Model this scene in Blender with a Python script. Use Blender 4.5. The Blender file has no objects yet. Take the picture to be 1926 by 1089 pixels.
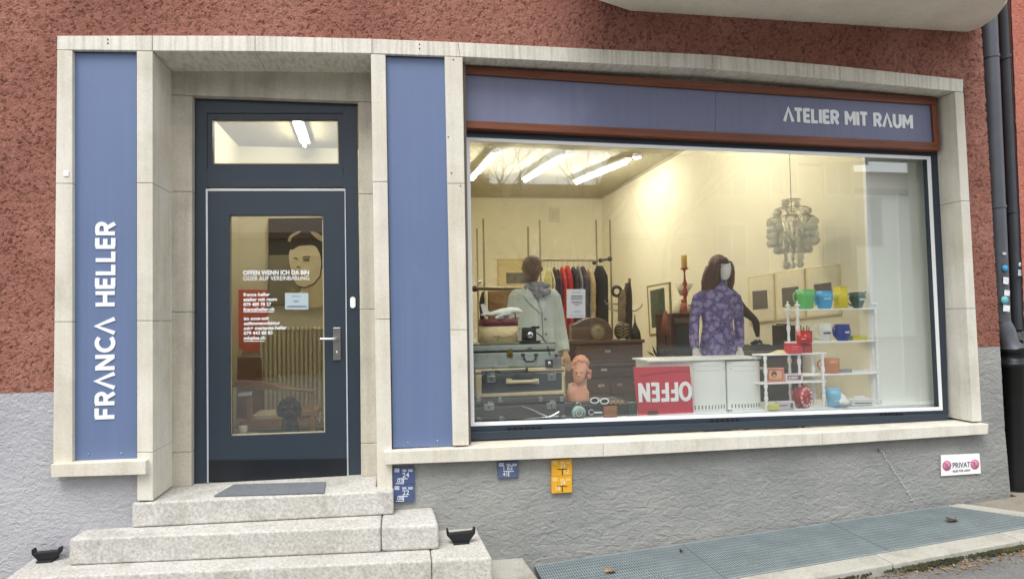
import bpy, bmesh, math, random
import numpy as np
from mathutils import Vector, Matrix, noise
random.seed(7)
C = bpy.context.scene
PI = math.pi
# ------------------------------------------------------------------ camera
YAW, PIT, ROL = 0.16880, 0.03921, -0.016863
CAM = Vector((0, -4.45, 2.1)); FPX = 1250.0
Fv = Vector((math.sin(YAW)*math.cos(PIT), math.cos(YAW)*math.cos(PIT), math.sin(PIT)))
R0 = Vector((math.cos(YAW), -math.sin(YAW), 0)); U0 = R0.cross(Fv)
Rv = R0*math.cos(ROL)+U0*math.sin(ROL); Uv = -R0*math.sin(ROL)+U0*math.cos(ROL)
cd = bpy.data.cameras.new('camera'); cam = bpy.data.objects.new('camera', cd); C.collection.objects.link(cam)
m3 = Matrix((Rv, Uv, -Fv)).transposed()
cam.matrix_world = Matrix.Translation(CAM) @ m3.to_4x4()
cd.sensor_width = 36; cd.lens = 36*FPX/1926; cd.clip_start = 0.05; cd.clip_end = 2000
C.camera = cam
# ------------------------------------------------------------------ world, sun, exposure
W = bpy.data.worlds.new('World'); C.world = W; W.use_nodes = True
nt = W.node_tree; nt.nodes.clear()
sky = nt.nodes.new('ShaderNodeTexSky'); sky.sky_type = 'NISHITA'; sky.sun_disc = False
SUN_EL, SUN_ROT = math.radians(58), math.radians(205)
sky.sun_elevation = SUN_EL; sky.sun_rotation = SUN_ROT; sky.dust_density = 3.0; sky.air_density = 1.0
hsv = nt.nodes.new('ShaderNodeHueSaturation'); hsv.inputs['Saturation'].default_value = 0.22
bg = nt.nodes.new('ShaderNodeBackground'); bg.inputs['Strength'].default_value = 0.135
wo = nt.nodes.new('ShaderNodeOutputWorld')
nt.links.new(sky.outputs[0], hsv.inputs['Color']); cl = nt.nodes.new('ShaderNodeTexNoise'); cl.inputs['Scale'].default_value = 2.2; cl.inputs['Detail'].default_value = 6
cr = nt.nodes.new('ShaderNodeValToRGB'); cr.color_ramp.elements[0].position = .35; cr.color_ramp.elements[0].color = (6.2, 6.4, 6.7, 1); cr.color_ramp.elements[1].position = .7; cr.color_ramp.elements[1].color = (9.2, 9.2, 9.2, 1)
tcw = nt.nodes.new('ShaderNodeTexCoord'); nt.links.new(tcw.outputs['Generated'], cl.inputs['Vector']); nt.links.new(cl.outputs['Fac'], cr.inputs[0])
mc = nt.nodes.new('ShaderNodeMix'); mc.data_type = 'RGBA'; mc.inputs[0].default_value = .8; nt.links.new(hsv.outputs[0], mc.inputs[6]); nt.links.new(cr.outputs[0], mc.inputs[7])
nt.links.new(mc.outputs[2], bg.inputs[0]); nt.links.new(bg.outputs[0], wo.inputs[0])
sd = bpy.data.lights.new('sun', 'SUN'); sd.energy = 1.35; sd.angle = math.radians(28); sd.color = (1, .97, .92)
so = bpy.data.objects.new('sun', sd); C.collection.objects.link(so)
sv = Vector((math.sin(SUN_ROT)*math.cos(SUN_EL), math.cos(SUN_ROT)*math.cos(SUN_EL), math.sin(SUN_EL)))
so.rotation_euler = sv.to_track_quat('Z', 'Y').to_euler(); so.location = (0, -10, 12)
C.view_settings.view_transform = 'Standard'; C.view_settings.look = 'None'; C.view_settings.gamma = 1
C.view_settings.exposure = 0.78
TUBE = 50.0
# ------------------------------------------------------------------ projection helpers: where a sight line meets a real plane
def ray(x, y): return Fv+Rv*((x-963)/FPX)-Uv*((y-544.5)/FPX)
def PY(x, y, Y): d = ray(x, y); return CAM+d*((Y-CAM.y)/d.y)
def PZ(x, y, Z): d = ray(x, y); return CAM+d*((Z-CAM.z)/d.z)
def PX(x, y, X): d = ray(x, y); return CAM+d*((X-CAM.x)/d.x)
def RP(x, y, Yf, G=.25):                # a point of the street behind the camera, seen mirrored in the window
    d = ray(x, y); t = ((G-CAM.y)+(G-Yf))/d.y
    return Vector((CAM.x+d.x*t, Yf, CAM.z+d.z*t))
# ------------------------------------------------------------------ materials
def lin(c):
    return tuple((v/12.92 if v <= .04045 else ((v+.055)/1.055)**2.4) for v in [a/255 for a in c])
M = {}
def mat(name, rgb, rough=.6, metal=0., var=.08, vs=8., bump=0., bs=60., coat=0., srgb=True, spec=.5):
    """plain procedural surface: colour broken up by noise, optional grain"""
    if name in M: return M[name]
    c = lin(rgb) if srgb else rgb
    m = bpy.data.materials.new(name); m.use_nodes = True; t = m.node_tree
    b = t.nodes['Principled BSDF']; b.inputs['Roughness'].default_value = rough; b.inputs['Metallic'].default_value = metal
    b.inputs['Coat Weight'].default_value = coat; b.inputs['Specular IOR Level'].default_value = spec
    co = t.nodes.new('ShaderNodeTexCoord')
    n = t.nodes.new('ShaderNodeTexNoise'); n.inputs['Scale'].default_value = vs; n.inputs['Detail'].default_value = 5
    t.links.new(co.outputs['Object'], n.inputs['Vector'])
    r = t.nodes.new('ShaderNodeValToRGB'); r.color_ramp.elements[0].position = .3; r.color_ramp.elements[1].position = .7
    r.color_ramp.elements[0].color = (*[max(0, v*(1-var)) for v in c], 1); r.color_ramp.elements[1].color = (*[min(1, v*(1+var)) for v in c], 1)
    t.links.new(n.outputs['Fac'], r.inputs[0]); t.links.new(r.outputs[0], b.inputs['Base Color'])
    if bump:
        n2 = t.nodes.new('ShaderNodeTexNoise'); n2.inputs['Scale'].default_value = bs; n2.inputs['Detail'].default_value = 4
        t.links.new(co.outputs['Object'], n2.inputs['Vector'])
        bp = t.nodes.new('ShaderNodeBump'); bp.inputs['Strength'].default_value = 1; bp.inputs['Distance'].default_value = bump
        t.links.new(n2.outputs['Fac'], bp.inputs['Height']); t.links.new(bp.outputs[0], b.inputs['Normal'])
    M[name] = m; return m
def nodes_of(name, rough=.8):
    m = bpy.data.materials.new(name); m.use_nodes = True; M[name] = m
    t = m.node_tree; b = t.nodes['Principled BSDF']; b.inputs['Roughness'].default_value = rough
    return m, t, b
def N(t, kind, **kw):
    n = t.nodes.new(kind)
    for k, v in kw.items():
        if k in n.inputs: n.inputs[k].default_value = v
        else: setattr(n, k, v)
    return n
def ramp(t, src, stops):
    r = t.nodes.new('ShaderNodeValToRGB'); e = r.color_ramp.elements
    while len(e) < len(stops): e.new(.5)
    for q, (p, c) in zip(e, stops): q.position = p; q.color = (*c, 1) if len(c) == 3 else c
    t.links.new(src, r.inputs[0]); return r.outputs[0]
def mix(t, fac, a, b, mode='MIX'):
    n = t.nodes.new('ShaderNodeMix'); n.data_type = 'RGBA'; n.blend_type = mode
    for s, v in ((0, fac), (6, a), (7, b)):
        if isinstance(v, (int, float)): n.inputs[s].default_value = v
        elif isinstance(v, tuple): n.inputs[s].default_value = (*v, 1)
        else: t.links.new(v, n.inputs[s])
    return n.outputs[2]
def stucco(name, c0, c1, c2, disp, scale=22., stretch=1.0, stain=None, soft=False):
    m, t, b = nodes_of(name, .92); b.inputs['Specular IOR Level'].default_value = .2
    co = N(t, 'ShaderNodeTexCoord'); mp = N(t, 'ShaderNodeMapping'); mp.inputs['Scale'].default_value = (1, 1, stretch)
    t.links.new(co.outputs['Object'], mp.inputs[0])
    n = N(t, 'ShaderNodeTexNoise', Scale=scale, Detail=3.0, Distortion=.9, Roughness=.5)
    n2 = N(t, 'ShaderNodeTexNoise', Scale=scale*4.5, Detail=4.0, Roughness=.6)
    n3 = N(t, 'ShaderNodeTexNoise', Scale=1.6, Detail=5.0, Roughness=.6)
    for q in (n, n2, n3): t.links.new(mp.outputs[0], q.inputs['Vector'])
    s = N(t, 'ShaderNodeMath', operation='MULTIPLY_ADD'); s.inputs[1].default_value = .22 if soft else .55
    t.links.new(n2.outputs['Fac'], s.inputs[0]); t.links.new(n.outputs['Fac'], s.inputs[2])
    h = ramp(t, s.outputs[0], [(.55, (0, 0, 0)), (.70, (.65, .65, .65)), (.92, (1, 1, 1))] if not soft else [(.35, (0, 0, 0)), (.85, (1, 1, 1))])
    col = ramp(t, n3.outputs['Fac'], [(.3, c0), (.5, c1), (.72, c2)])
    col = mix(t, .22, col, ramp(t, n2.outputs['Fac'], [(.35, tuple(v*.55 for v in c1)), (.7, tuple(min(1, v*1.35) for v in c1))]))
    if stain: col = stain(t, co, col)
    t.links.new(col, b.inputs['Base Color'])
    d = N(t, 'ShaderNodeDisplacement', Scale=disp, Midlevel=.5); t.links.new(h, d.inputs['Height'])
    t.links.new(d.outputs[0], t.nodes['Material Output'].inputs['Displacement'])
    m.displacement_method = 'BOTH'
    return m
def stone(name, base, dark, streak=0., rough=.85, speck=0., bump=.0015, warm=None, sscale=(14, 14, .9)):
    m, t, b = nodes_of(name, rough); b.inputs['Specular IOR Level'].default_value = .3
    co = N(t, 'ShaderNodeTexCoord')
    n1 = N(t, 'ShaderNodeTexNoise', Scale=3.2, Detail=7.0, Roughness=.65)
    n2 = N(t, 'ShaderNodeTexNoise', Scale=55., Detail=5.0, Roughness=.7)
    mp = N(t, 'ShaderNodeMapping'); mp.inputs['Scale'].default_value = sscale
    n3 = N(t, 'ShaderNodeTexNoise', Scale=1.0, Detail=4.0, Roughness=.6)
    t.links.new(co.outputs['Object'], n1.inputs[0]); t.links.new(co.outputs['Object'], n2.inputs[0])
    t.links.new(co.outputs['Object'], mp.inputs[0]); t.links.new(mp.outputs[0], n3.inputs[0])
    col = ramp(t, n1.outputs['Fac'], [(.28, dark), (.48, base), (.75, tuple(min(1, v*1.12) for v in base))])
    if warm:
        n4 = N(t, 'ShaderNodeTexNoise', Scale=1.7, Detail=3.0); t.links.new(co.outputs['Object'], n4.inputs[0])
        col = mix(t, ramp(t, n4.outputs['Fac'], [(.45, (0, 0, 0)), (.7, (.6, .6, .6))]), col, warm)
    col = mix(t, 1.0, col, ramp(t, n2.outputs['Fac'], [(.3, (1-.5*speck-.08,)*3), (.62, (1, 1, 1))]), 'MULTIPLY')
    if streak: col = mix(t, 1.0, col, ramp(t, n3.outputs['Fac'], [(.36, (1-streak, 1-streak, 1-streak*1.05)), (.56, (1, 1, 1))]), 'MULTIPLY')
    t.links.new(col, b.inputs['Base Color'])
    s = N(t, 'ShaderNodeMath', operation='ADD'); t.links.new(n2.outputs['Fac'], s.inputs[0]); t.links.new(n1.outputs['Fac'], s.inputs[1])
    bp = N(t, 'ShaderNodeBump', Distance=bump, Strength=1.0); t.links.new(s.outputs[0], bp.inputs['Height']); t.links.new(bp.outputs[0], b.inputs['Normal'])
    return m
def wood(name, c0, c1, rough=.45, axis=0, scale=1.0):
    m, t, b = nodes_of(name, rough)
    co = N(t, 'ShaderNodeTexCoord'); mp = N(t, 'ShaderNodeMapping')
    s = [28*scale]*3; s[axis] = 1.6*scale; mp.inputs['Scale'].default_value = s
    n = N(t, 'ShaderNodeTexNoise', Scale=1.0, Detail=6.0, Roughness=.6, Distortion=.6)
    t.links.new(co.outputs['Object'], mp.inputs[0]); t.links.new(mp.outputs[0], n.inputs[0])
    t.links.new(ramp(t, n.outputs['Fac'], [(.3, c0), (.7, c1)]), b.inputs['Base Color'])
    bp = N(t, 'ShaderNodeBump', Distance=.0006, Strength=1.0); t.links.new(n.outputs['Fac'], bp.inputs['Height']); t.links.new(bp.outputs[0], b.inputs['Normal'])
    return m
def emis(name, rgb, s):
    m = bpy.data.materials.new(name); m.use_nodes = True; t = m.node_tree; t.nodes.clear()
    e = t.nodes.new('ShaderNodeEmission'); e.inputs[0].default_value = (*rgb, 1); e.inputs[1].default_value = s
    o = t.nodes.new('ShaderNodeOutputMaterial'); t.links.new(e.outputs[0], o.inputs[0]); M[name] = m; return m

RED = stucco('red_roughcast', (.275, .118, .088), (.365, .165, .125), (.45, .225, .175), .016, 38)
GREYL = stucco('pale_grey_roughcast', (.35, .35, .375), (.42, .42, .45), (.48, .48, .51), .006, 28, 1.4, None, True)
GREYR = stucco('grey_render', (.24, .25, .245), (.31, .315, .305), (.37, .365, .345), .0065, 15, 1.8, None, True)
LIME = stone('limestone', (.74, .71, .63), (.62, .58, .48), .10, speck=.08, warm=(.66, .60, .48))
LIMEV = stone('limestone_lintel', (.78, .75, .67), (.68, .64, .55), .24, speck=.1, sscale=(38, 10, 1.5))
LIMER = stone('limestone_dirt_shade', (.60, .565, .475), (.48, .445, .36), .16, speck=.16)  # jamb limestone darkened for dirt and for recess shade put into the colour
STEP = stone('weathered_granite', (.64, .625, .59), (.44, .425, .38), .0, speck=.75, warm=(.50, .48, .42), bump=.004, rough=.9)
CONC = stone('concrete', (.46, .45, .40), (.30, .29, .25), .0, speck=.3, bump=.003)
BALC = stone('balcony_render', (.80, .77, .66), (.72, .68, .57), .0, speck=.05, bump=.001)
WOODF = wood('stained_wood', (.11, .030, .012), (.23, .068, .028), .5, 0)
WOODV = wood('stained_wood_upright', (.11, .03, .012), (.22, .065, .027), .5, 2)
DARKW = wood('dark_walnut', (.10, .056, .036), (.19, .11, .072), .4, 0)
BROWNW = wood('brown_teak', (.13, .055, .018), (.24, .11, .04), .45, 0)
PANEL = mat('blue_panel', (98, 114, 154), .42, var=.07, vs=1.3, bump=.0002, bs=300)
def panel_paint(name, rgb):
    m = mat(name, rgb, .45, var=.05, vs=1.1, bump=.0004, bs=9); t = m.node_tree; b = t.nodes['Principled BSDF']; src = b.inputs['Base Color'].links[0].from_socket
    co = N(t, 'ShaderNodeTexCoord'); mp = N(t, 'ShaderNodeMapping'); mp.inputs['Scale'].default_value = (30, 30, .8); n = N(t, 'ShaderNodeTexNoise', Scale=1.0, Detail=5.0); t.links.new(co.outputs['Object'], mp.inputs[0]); t.links.new(mp.outputs[0], n.inputs[0])
    n2 = N(t, 'ShaderNodeTexNoise', Scale=3.0, Detail=8.0, Roughness=.7); t.links.new(co.outputs['Object'], n2.inputs[0])
    c = mix(t, 1.0, src, ramp(t, n.outputs['Fac'], [(.3, (.93, .93, .94)), (.65, (1, 1, 1))]), 'MULTIPLY'); d = tuple(min(1, v*1.6+.03) for v in lin(rgb))
    c = mix(t, ramp(t, n2.outputs['Fac'], [(.56, (0, 0, 0)), (.80, (.35, .35, .35))]), c, d); t.links.new(c, b.inputs['Base Color'])
    t.links.new(ramp(t, n2.outputs['Fac'], [(.3, (.38, .38, .38)), (.7, (.62, .62, .62))]), b.inputs['Roughness']); return m
PANEL = panel_paint('weathered_blue_panel', (103, 121, 158)); PANELF = panel_paint('weathered_violet_panel', (116, 121, 149))
FRAME = mat('anthracite_paint', (46, 57, 69), .42, var=.06, vs=3)
FRAMED = mat('anthracite_dark', (22, 27, 34), .4, var=.15, vs=6)
GASK = mat('black_rubber', (18, 18, 20), .6)
WHITE = mat('white_paint', (246, 247, 248), .5, var=.03)
VINYL = mat('white_vinyl', (240, 243, 246), .5, var=.01)
METAL = mat('brushed_steel', (190, 192, 190), .3, 1.0)
ZINC = mat('zinc_pipe', (88, 92, 99), .5, .3, var=.16, vs=4)
IRON = mat('cast_iron_black', (34, 37, 41), .42, .3, var=.25, vs=7, bump=.0006, bs=90)
YWALL = mat('cream_yellow_wall', (236, 230, 206), .85, var=.04, vs=1.2)
WWALL = mat('white_inner_wall', (242, 243, 236), .8, var=.02, vs=1.5)
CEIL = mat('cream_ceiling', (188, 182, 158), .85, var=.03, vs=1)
FLOOR = wood('parquet', (.16, .09, .045), (.26, .16, .08), .4, 0)
TUBEM = emis('tube_glow', (1, .945, .82), TUBE)
# glass: clear sheet with a real double-pane share of mirror
g = bpy.data.materials.new('window_glass'); g.use_nodes = True; t = g.node_tree; t.nodes.clear()
tr = N(t, 'ShaderNodeBsdfTransparent'); tr.inputs[0].default_value = (.975, .985, .978, 1)
gl = N(t, 'ShaderNodeBsdfGlossy', Roughness=0.012); gl.inputs[0].default_value = (.95, 1, 1, 1)
lw = N(t, 'ShaderNodeLayerWeight', Blend=.5); fr = N(t, 'ShaderNodeMath', operation='POWER'); fr.inputs[1].default_value = 5.0; t.links.new(lw.outputs['Facing'], fr.inputs[0])
mt = N(t, 'ShaderNodeMath', operation='MULTIPLY_ADD'); mt.inputs[1].default_value = .9; mt.inputs[2].default_value = .12
nb = N(t, 'ShaderNodeTexNoise', Scale=1.3, Detail=1.0); bp = N(t, 'ShaderNodeBump', Distance=.0007, Strength=.5); co = N(t, 'ShaderNodeTexCoord')
t.links.new(co.outputs['Object'], nb.inputs[0]); t.links.new(nb.outputs[0], bp.inputs['Height']); t.links.new(bp.outputs[0], gl.inputs['Normal'])
mx = N(t, 'ShaderNodeMixShader'); ou = N(t, 'ShaderNodeOutputMaterial')
t.links.new(fr.outputs[0], mt.inputs[0]); t.links.new(mt.outputs[0], mx.inputs[0]); t.links.new(tr.outputs[0], mx.inputs[1]); t.links.new(gl.outputs[0], mx.inputs[2]); t.links.new(mx.outputs[0], ou.inputs[0])
GLASS = g
# ------------------------------------------------------------------ mesh builder
class MB:
    def __init__(s): s.v = []; s.f = []; s.sm = []
    def add(s, vs, fs, smooth=False):
        o = len(s.v); s.v += [Vector(v) for v in vs]; s.f += [tuple(i+o for i in f) for f in fs]; s.sm += [smooth]*len(fs); return s
    def box(s, a, b):
        x0, y0, z0 = a; x1, y1, z1 = b
        return s.hexa([(x0, y0, z0), (x1, y0, z0), (x1, y0, z1), (x0, y0, z1)], [(x0, y1, z0), (x1, y1, z0), (x1, y1, z1), (x0, y1, z1)])
    def hexa(s, q, r):
        return s.add(list(q)+list(r), [(0, 1, 2, 3), (7, 6, 5, 4), (0, 4, 5, 1), (1, 5, 6, 2), (2, 6, 7, 3), (3, 7, 4, 0)])
    def cbox(s, c, size, rz=0, rx=0, ry=0):
        c = Vector(c); R = Matrix.Rotation(rz, 3, 'Z') @ Matrix.Rotation(ry, 3, 'Y') @ Matrix.Rotation(rx, 3, 'X')
        h = [v/2 for v in size]
        f = lambda sy: [c+R @ Vector((sx*h[0], sy*h[1], sz*h[2])) for sx, sz in ((-1, -1), (1, -1), (1, 1), (-1, 1))]
        return s.hexa(f(-1), f(1))
    def prism(s, poly, d):                       # planar polygon (front) pushed along vector d
        n = len(poly); p = [Vector(v) for v in poly]; d = Vector(d)
        return s.add(p+[v+d for v in p], [tuple(range(n)), tuple(range(2*n-1, n-1, -1))]+[(i, i+n, (i+1) % n+n, (i+1) % n) for i in range(n)])
    def tube(s, path, r, n=8, cap=True):
        path = [Vector(p) for p in path]; k = len(path); rr = r if isinstance(r, (list, tuple)) else [r]*k
        vs = []; up = None
        for i, p in enumerate(path):
            t = (path[min(i+1, k-1)]-path[max(i-1, 0)]).normalized()
            if up is None: up = t.orthogonal().normalized()
            up = (up-t*up.dot(t)).normalized(); w = t.cross(up)
            vs += [p+(up*math.cos(a)+w*math.sin(a))*rr[i] for a in [2*PI*j/n for j in range(n)]]
        fs = [(i*n+j, i*n+(j+1) % n, (i+1)*n+(j+1) % n, (i+1)*n+j) for i in range(k-1) for j in range(n)]
        s.add(vs, fs, True)
        if cap: s.add(vs[:n], [tuple(range(n-1, -1, -1))]); s.add(vs[-n:], [tuple(range(n))])
        return s
    def loft(s, rings, n=20, cap=True, rz=0):     # rings: (cx,cy,z,rx,ry[,power])
        vs = []
        for q in rings:
            cx, cy, z, rx, ry = q[:5]; pw = q[5] if len(q) > 5 else 2.0
            for j in range(n):
                a = 2*PI*j/n; c, d = math.cos(a), math.sin(a)
                x = rx*math.copysign(abs(c)**(2/pw), c); y = ry*math.copysign(abs(d)**(2/pw), d)
                vs.append(Vector((cx+x*math.cos(rz)-y*math.sin(rz), cy+x*math.sin(rz)+y*math.cos(rz), z)))
        k = len(rings)
        fs = [(i*n+j, i*n+(j+1) % n, (i+1)*n+(j+1) % n, (i+1)*n+j) for i in range(k-1) for j in range(n)]
        if cap: fs += [tuple(range(n-1, -1, -1)), tuple(range((k-1)*n, k*n))]
        return s.add(vs, fs, True)
    def lathe(s, prof, o, n=20, axis='Z'):        # prof: (r, h)
        o = Vector(o); A = {'Z': Matrix.Identity(3), 'Y': Matrix.Rotation(PI/2, 3, 'X'), 'X': Matrix.Rotation(PI/2, 3, 'Y')}[axis] if isinstance(axis, str) else axis
        vs = [o+A @ Vector((r*math.cos(2*PI*j/n), r*math.sin(2*PI*j/n), h)) for r, h in prof for j in range(n)]
        k = len(prof)
        fs = [(i*n+j, i*n+(j+1) % n, (i+1)*n+(j+1) % n, (i+1)*n+j) for i in range(k-1) for j in range(n)]
        fs += [tuple(range(n-1, -1, -1)), tuple(range((k-1)*n, k*n))]
        return s.add(vs, fs, True)
    def ball(s, c, r, n=14, k=9):
        rx, ry, rz = (r, r, r) if not isinstance(r, (tuple, list)) else r; c = Vector(c)
        vs = [c+Vector((0, 0, -rz))]+[c+Vector((rx*math.sin(p)*math.cos(a), ry*math.sin(p)*math.sin(a), -rz*math.cos(p))) for p in [PI*i/k for i in range(1, k)] for a in [2*PI*j/n for j in range(n)]]+[c+Vector((0, 0, rz))]
        fs = [(0, 1+(j+1) % n, 1+j) for j in range(n)]
        fs += [(1+i*n+j, 1+i*n+(j+1) % n, 1+(i+1)*n+(j+1) % n, 1+(i+1)*n+j) for i in range(k-2) for j in range(n)]
        L = len(vs)-1; fs += [(L, 1+(k-2)*n+j, 1+(k-2)*n+(j+1) % n) for j in range(n)]
        return s.add(vs, fs, True)
    def ring(s, c, R, r, axis='Z', n=24, m=6, a0=0, a1=2*PI):
        c = Vector(c); A = {'Z': Matrix.Identity(3), 'Y': Matrix.Rotation(PI/2, 3, 'X'), 'X': Matrix.Rotation(PI/2, 3, 'Y')}[axis]
        return s.tube([c+A @ Vector((R*math.cos(a0+(a1-a0)*i/n), R*math.sin(a0+(a1-a0)*i/n), 0)) for i in range(n+1)], r, m)
    def base(s):
        xs = [v.x for v in s.v]; ys = [v.y for v in s.v]; zs = [v.z for v in s.v]
        return Vector(((min(xs)+max(xs))/2, (min(ys)+max(ys))/2, min(zs)))
    def build(s, name, m, parent=None, bevel=0, seg=2):
        b = Vector(base_of(parent)) if parent is not None else s.base()
        me = bpy.data.meshes.new(name); me.from_pydata([v-b for v in s.v], [], s.f)
        me.polygons.foreach_set('use_smooth', s.sm); me.update()
        bm = bmesh.new(); bm.from_mesh(me); bmesh.ops.recalc_face_normals(bm, faces=bm.faces); bm.to_mesh(me); bm.free()
        me.materials.append(m)
        o = bpy.data.objects.new(name, me); C.collection.objects.link(o)
        if parent is not None: o.parent = parent
        else: o.location = b
        o['_b'] = list(b)
        if bevel:
            md = o.modifiers.new('bevel', 'BEVEL'); md.width = bevel; md.segments = seg; md.limit_method = 'ANGLE'; md.harden_normals = False
        return o
def base_of(o): return o['_b']
def tag(o, label=None, cat=None, group=None, kind=None):
    if label: o['label'] = label
    if cat: o['category'] = cat
    if group: o['group'] = group
    if kind: o['kind'] = kind
    return o
def thing(name, loc, label, cat, group=None):
    o = bpy.data.objects.new(name, None); C.collection.objects.link(o); o.location = loc; o['_b'] = list(loc); o.empty_display_size = .1
    return tag(o, label, cat, group)
def structure(o): o['kind'] = 'structure'; return o
def remesh(mb, name, m, parent, voxel=.008, smooth=4):
    o = mb.build(name, m, parent)
    md = o.modifiers.new('r', 'REMESH'); md.mode = 'VOXEL'; md.voxel_size = voxel; md.use_smooth_shade = True
    if smooth: sm = o.modifiers.new('s', 'SMOOTH'); sm.iterations = smooth; sm.factor = .5
    dg = bpy.context.evaluated_depsgraph_get(); me = bpy.data.meshes.new_from_object(o.evaluated_get(dg))
    o.modifiers.clear(); o.data = me
    if not me.materials: me.materials.append(m)
    me.polygons.foreach_set('use_smooth', [True]*len(me.polygons))
    return o
def rect(x0, y0, x1, y1, Y):                     # four sight-line points -> quad on plane Y (BL, BR, TR, TL)
    return [PY(x0, y1, Y), PY(x1, y1, Y), PY(x1, y0, Y), PY(x0, y0, Y)]
def slab(mb, pts, Y, d):                         # polygon given in photo points, on facade plane Y, thickness d going in
    return mb.prism([PY(x, y, Y) for x, y in pts], (0, d, 0))
def pbox(mb, x0, y0, x1, y1, Y, d, rz=0):        # upright box whose front face covers these points at depth Y
    a = PY((x0+x1)/2, y1, Y); t = PY((x0+x1)/2, y0, Y); l = PY(x0, (y0+y1)/2, Y); r = PY(x1, (y0+y1)/2, Y)
    if rz: return mb.cbox(((l.x+r.x)/2, Y+d/2, (a.z+t.z)/2), (r.x-l.x, d, t.z-a.z), rz)
    return mb.box((l.x, Y, a.z), (r.x, Y+d, t.z))
def sx(Y, px=1200): return (PY(px+5, 600, Y).x-PY(px-5, 600, Y).x)/10
def sz(Y, px=1200): return (PY(px, 595, Y).z-PY(px, 605, Y).z)/10
# ------------------------------------------------------------------ lettering
def ribbon(mb, pts, w, o, ex, ez, d, push):
    p = [Vector((a, b)) for a, b in pts]; n = len(p); L = []; R = []
    closed = (p[0]-p[-1]).length < 1e-6
    for i in range(n):
        a = p[i-1] if i > 0 else (p[-2] if closed else None); b = p[i+1] if i < n-1 else (p[1] if closed else None)
        t1 = (p[i]-a).normalized() if a is not None else None; t2 = (b-p[i]).normalized() if b is not None else None
        t1 = t1 or t2; t2 = t2 or t1
        n1 = Vector((-t1.y, t1.x)); n2 = Vector((-t2.y, t2.x)); m = (n1+n2)
        m = m.normalized() if m.length > .05 else n1
        k = min(1.35, 1/max(.3, m.dot(n1))); L.append(p[i]+m*w/2*k); R.append(p[i]-m*w/2*k)
    W3 = lambda q: o+ex*q.x+ez*q.y-d*push
    for i in range(n-1):
        q = [W3(L[i]), W3(L[i+1]), W3(R[i+1]), W3(R[i])]; mb.hexa(q, [v+d*push*.98 for v in q])
def arc(cx, cy, rx, ry, a0, a1, n=10): return [(cx+rx*math.cos(math.radians(a0+(a1-a0)*i/n)), cy+ry*math.sin(math.radians(a0+(a1-a0)*i/n))) for i in range(n+1)]
GL = {
 'F': (.62, [[(.1, 0), (.1, 1)], [(.1, .92), (.6, .92)], [(.1, .48), (.54, .48)]]),
 'E': (.62, [[(.1, 0), (.1, 1)], [(.1, .92), (.6, .92)], [(.1, .5), (.55, .5)], [(.1, .08), (.6, .08)]]),
 'R': (.74, [[(.1, 0), (.1, 1)], [(.1, .92), (.38, .92)]+arc(.40, .69, .24, .23, 90, -90, 8)+[(.1, .46)], [(.38, .46), (.66, 0)]]),
 'P': (.68, [[(.1, 0), (.1, 1)], [(.1, .92), (.38, .92)]+arc(.40, .69, .24, .23, 90, -90, 8)+[(.1, .46)]]),
 'A': (.92, [[(.06, 0), (.46, .95), (.86, 0)]]),
 'B': (.7, [[(.1, 0), (.1, 1)], [(.1, .92), (.36, .92)]+arc(.38, .72, .2, .2, 90, -90, 8)+[(.1, .52)], [(.36, .52)]+arc(.4, .3, .22, .22, 90, -90, 8)+[(.1, .08)]]),
 'N': (.84, [[(.1, 0), (.1, 1)], [(.12, .94), (.72, .06)], [(.74, 0), (.74, 1)]]),
 'C': (.86, [arc(.52, .5, .42, .43, 45, 315, 16)]),
 'O': (.96, [arc(.48, .5, .40, .43, 0, 360, 22)]),
 'H': (.84, [[(.1, 0), (.1, 1)], [(.74, 0), (.74, 1)], [(.1, .5), (.74, .5)]]),
 'L': (.60, [[(.1, 1), (.1, .08), (.58, .08)]]),
 'T': (.68, [[(.0, .92), (.68, .92)], [(.34, .92), (.34, 0)]]),
 'I': (.22, [[(.11, 0), (.11, 1)]]),
 'M': (.98, [[(.1, 0), (.1, 1)], [(.12, .92), (.49, .36), (.86, .92)], [(.88, 0), (.88, 1)]]),
 'U': (.80, [[(.1, 1), (.1, .38)]+arc(.40, .38, .30, .31, 180, 360, 10)+[(.7, 1)]]),
 'V': (.84, [[(.04, 1), (.42, .06), (.8, 1)]]), ' ': (.36, [])}
def lettering(mb, text, o, ex, ez, h, d, w=.17, length=None, push=.004, narrow=1.0):
    tot = sum(GL[c][0]+.14 for c in text)-.14
    kx = (length/(tot*h)) if length else narrow
    x = 0
    for c in text:
        gw, st = GL[c]
        for i, s_ in enumerate(st):
            ribbon(mb, [((x+a)*h*kx, b*h) for a, b in s_], w*h, Vector(o), Vector(ex), Vector(ez), Vector(d), push+.0004*i)
        x += gw+.14
    return mb
def text_mesh(name, body, m, parent, loc, rot, size, ex=.0006, bold=0., sxl=1., shear=0., align='LEFT', spacing=1.0, group=None):
    c = bpy.data.curves.new(name, 'FONT'); c.body = body; c.size = size; c.extrude = ex; c.offset = bold; c.align_x = align; c.shear = shear; c.space_line = spacing
    c.resolution_u = 5
    o = bpy.data.objects.new(name, c); C.collection.objects.link(o)
    dg = bpy.context.evaluated_depsgraph_get(); me = bpy.data.meshes.new_from_object(o.evaluated_get(dg)); bpy.data.objects.remove(o)
    me.materials.clear(); me.materials.append(m); me.name = name
    q = bpy.data.objects.new(name, me); C.collection.objects.link(q)
    b = Vector(base_of(parent)) if parent is not None else Vector((0, 0, 0))
    q.location = Vector(loc)-b; q.rotation_euler = rot; q.scale = (sxl, 1, 1); q.parent = parent; q['_b'] = list(loc)
    return q
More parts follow.
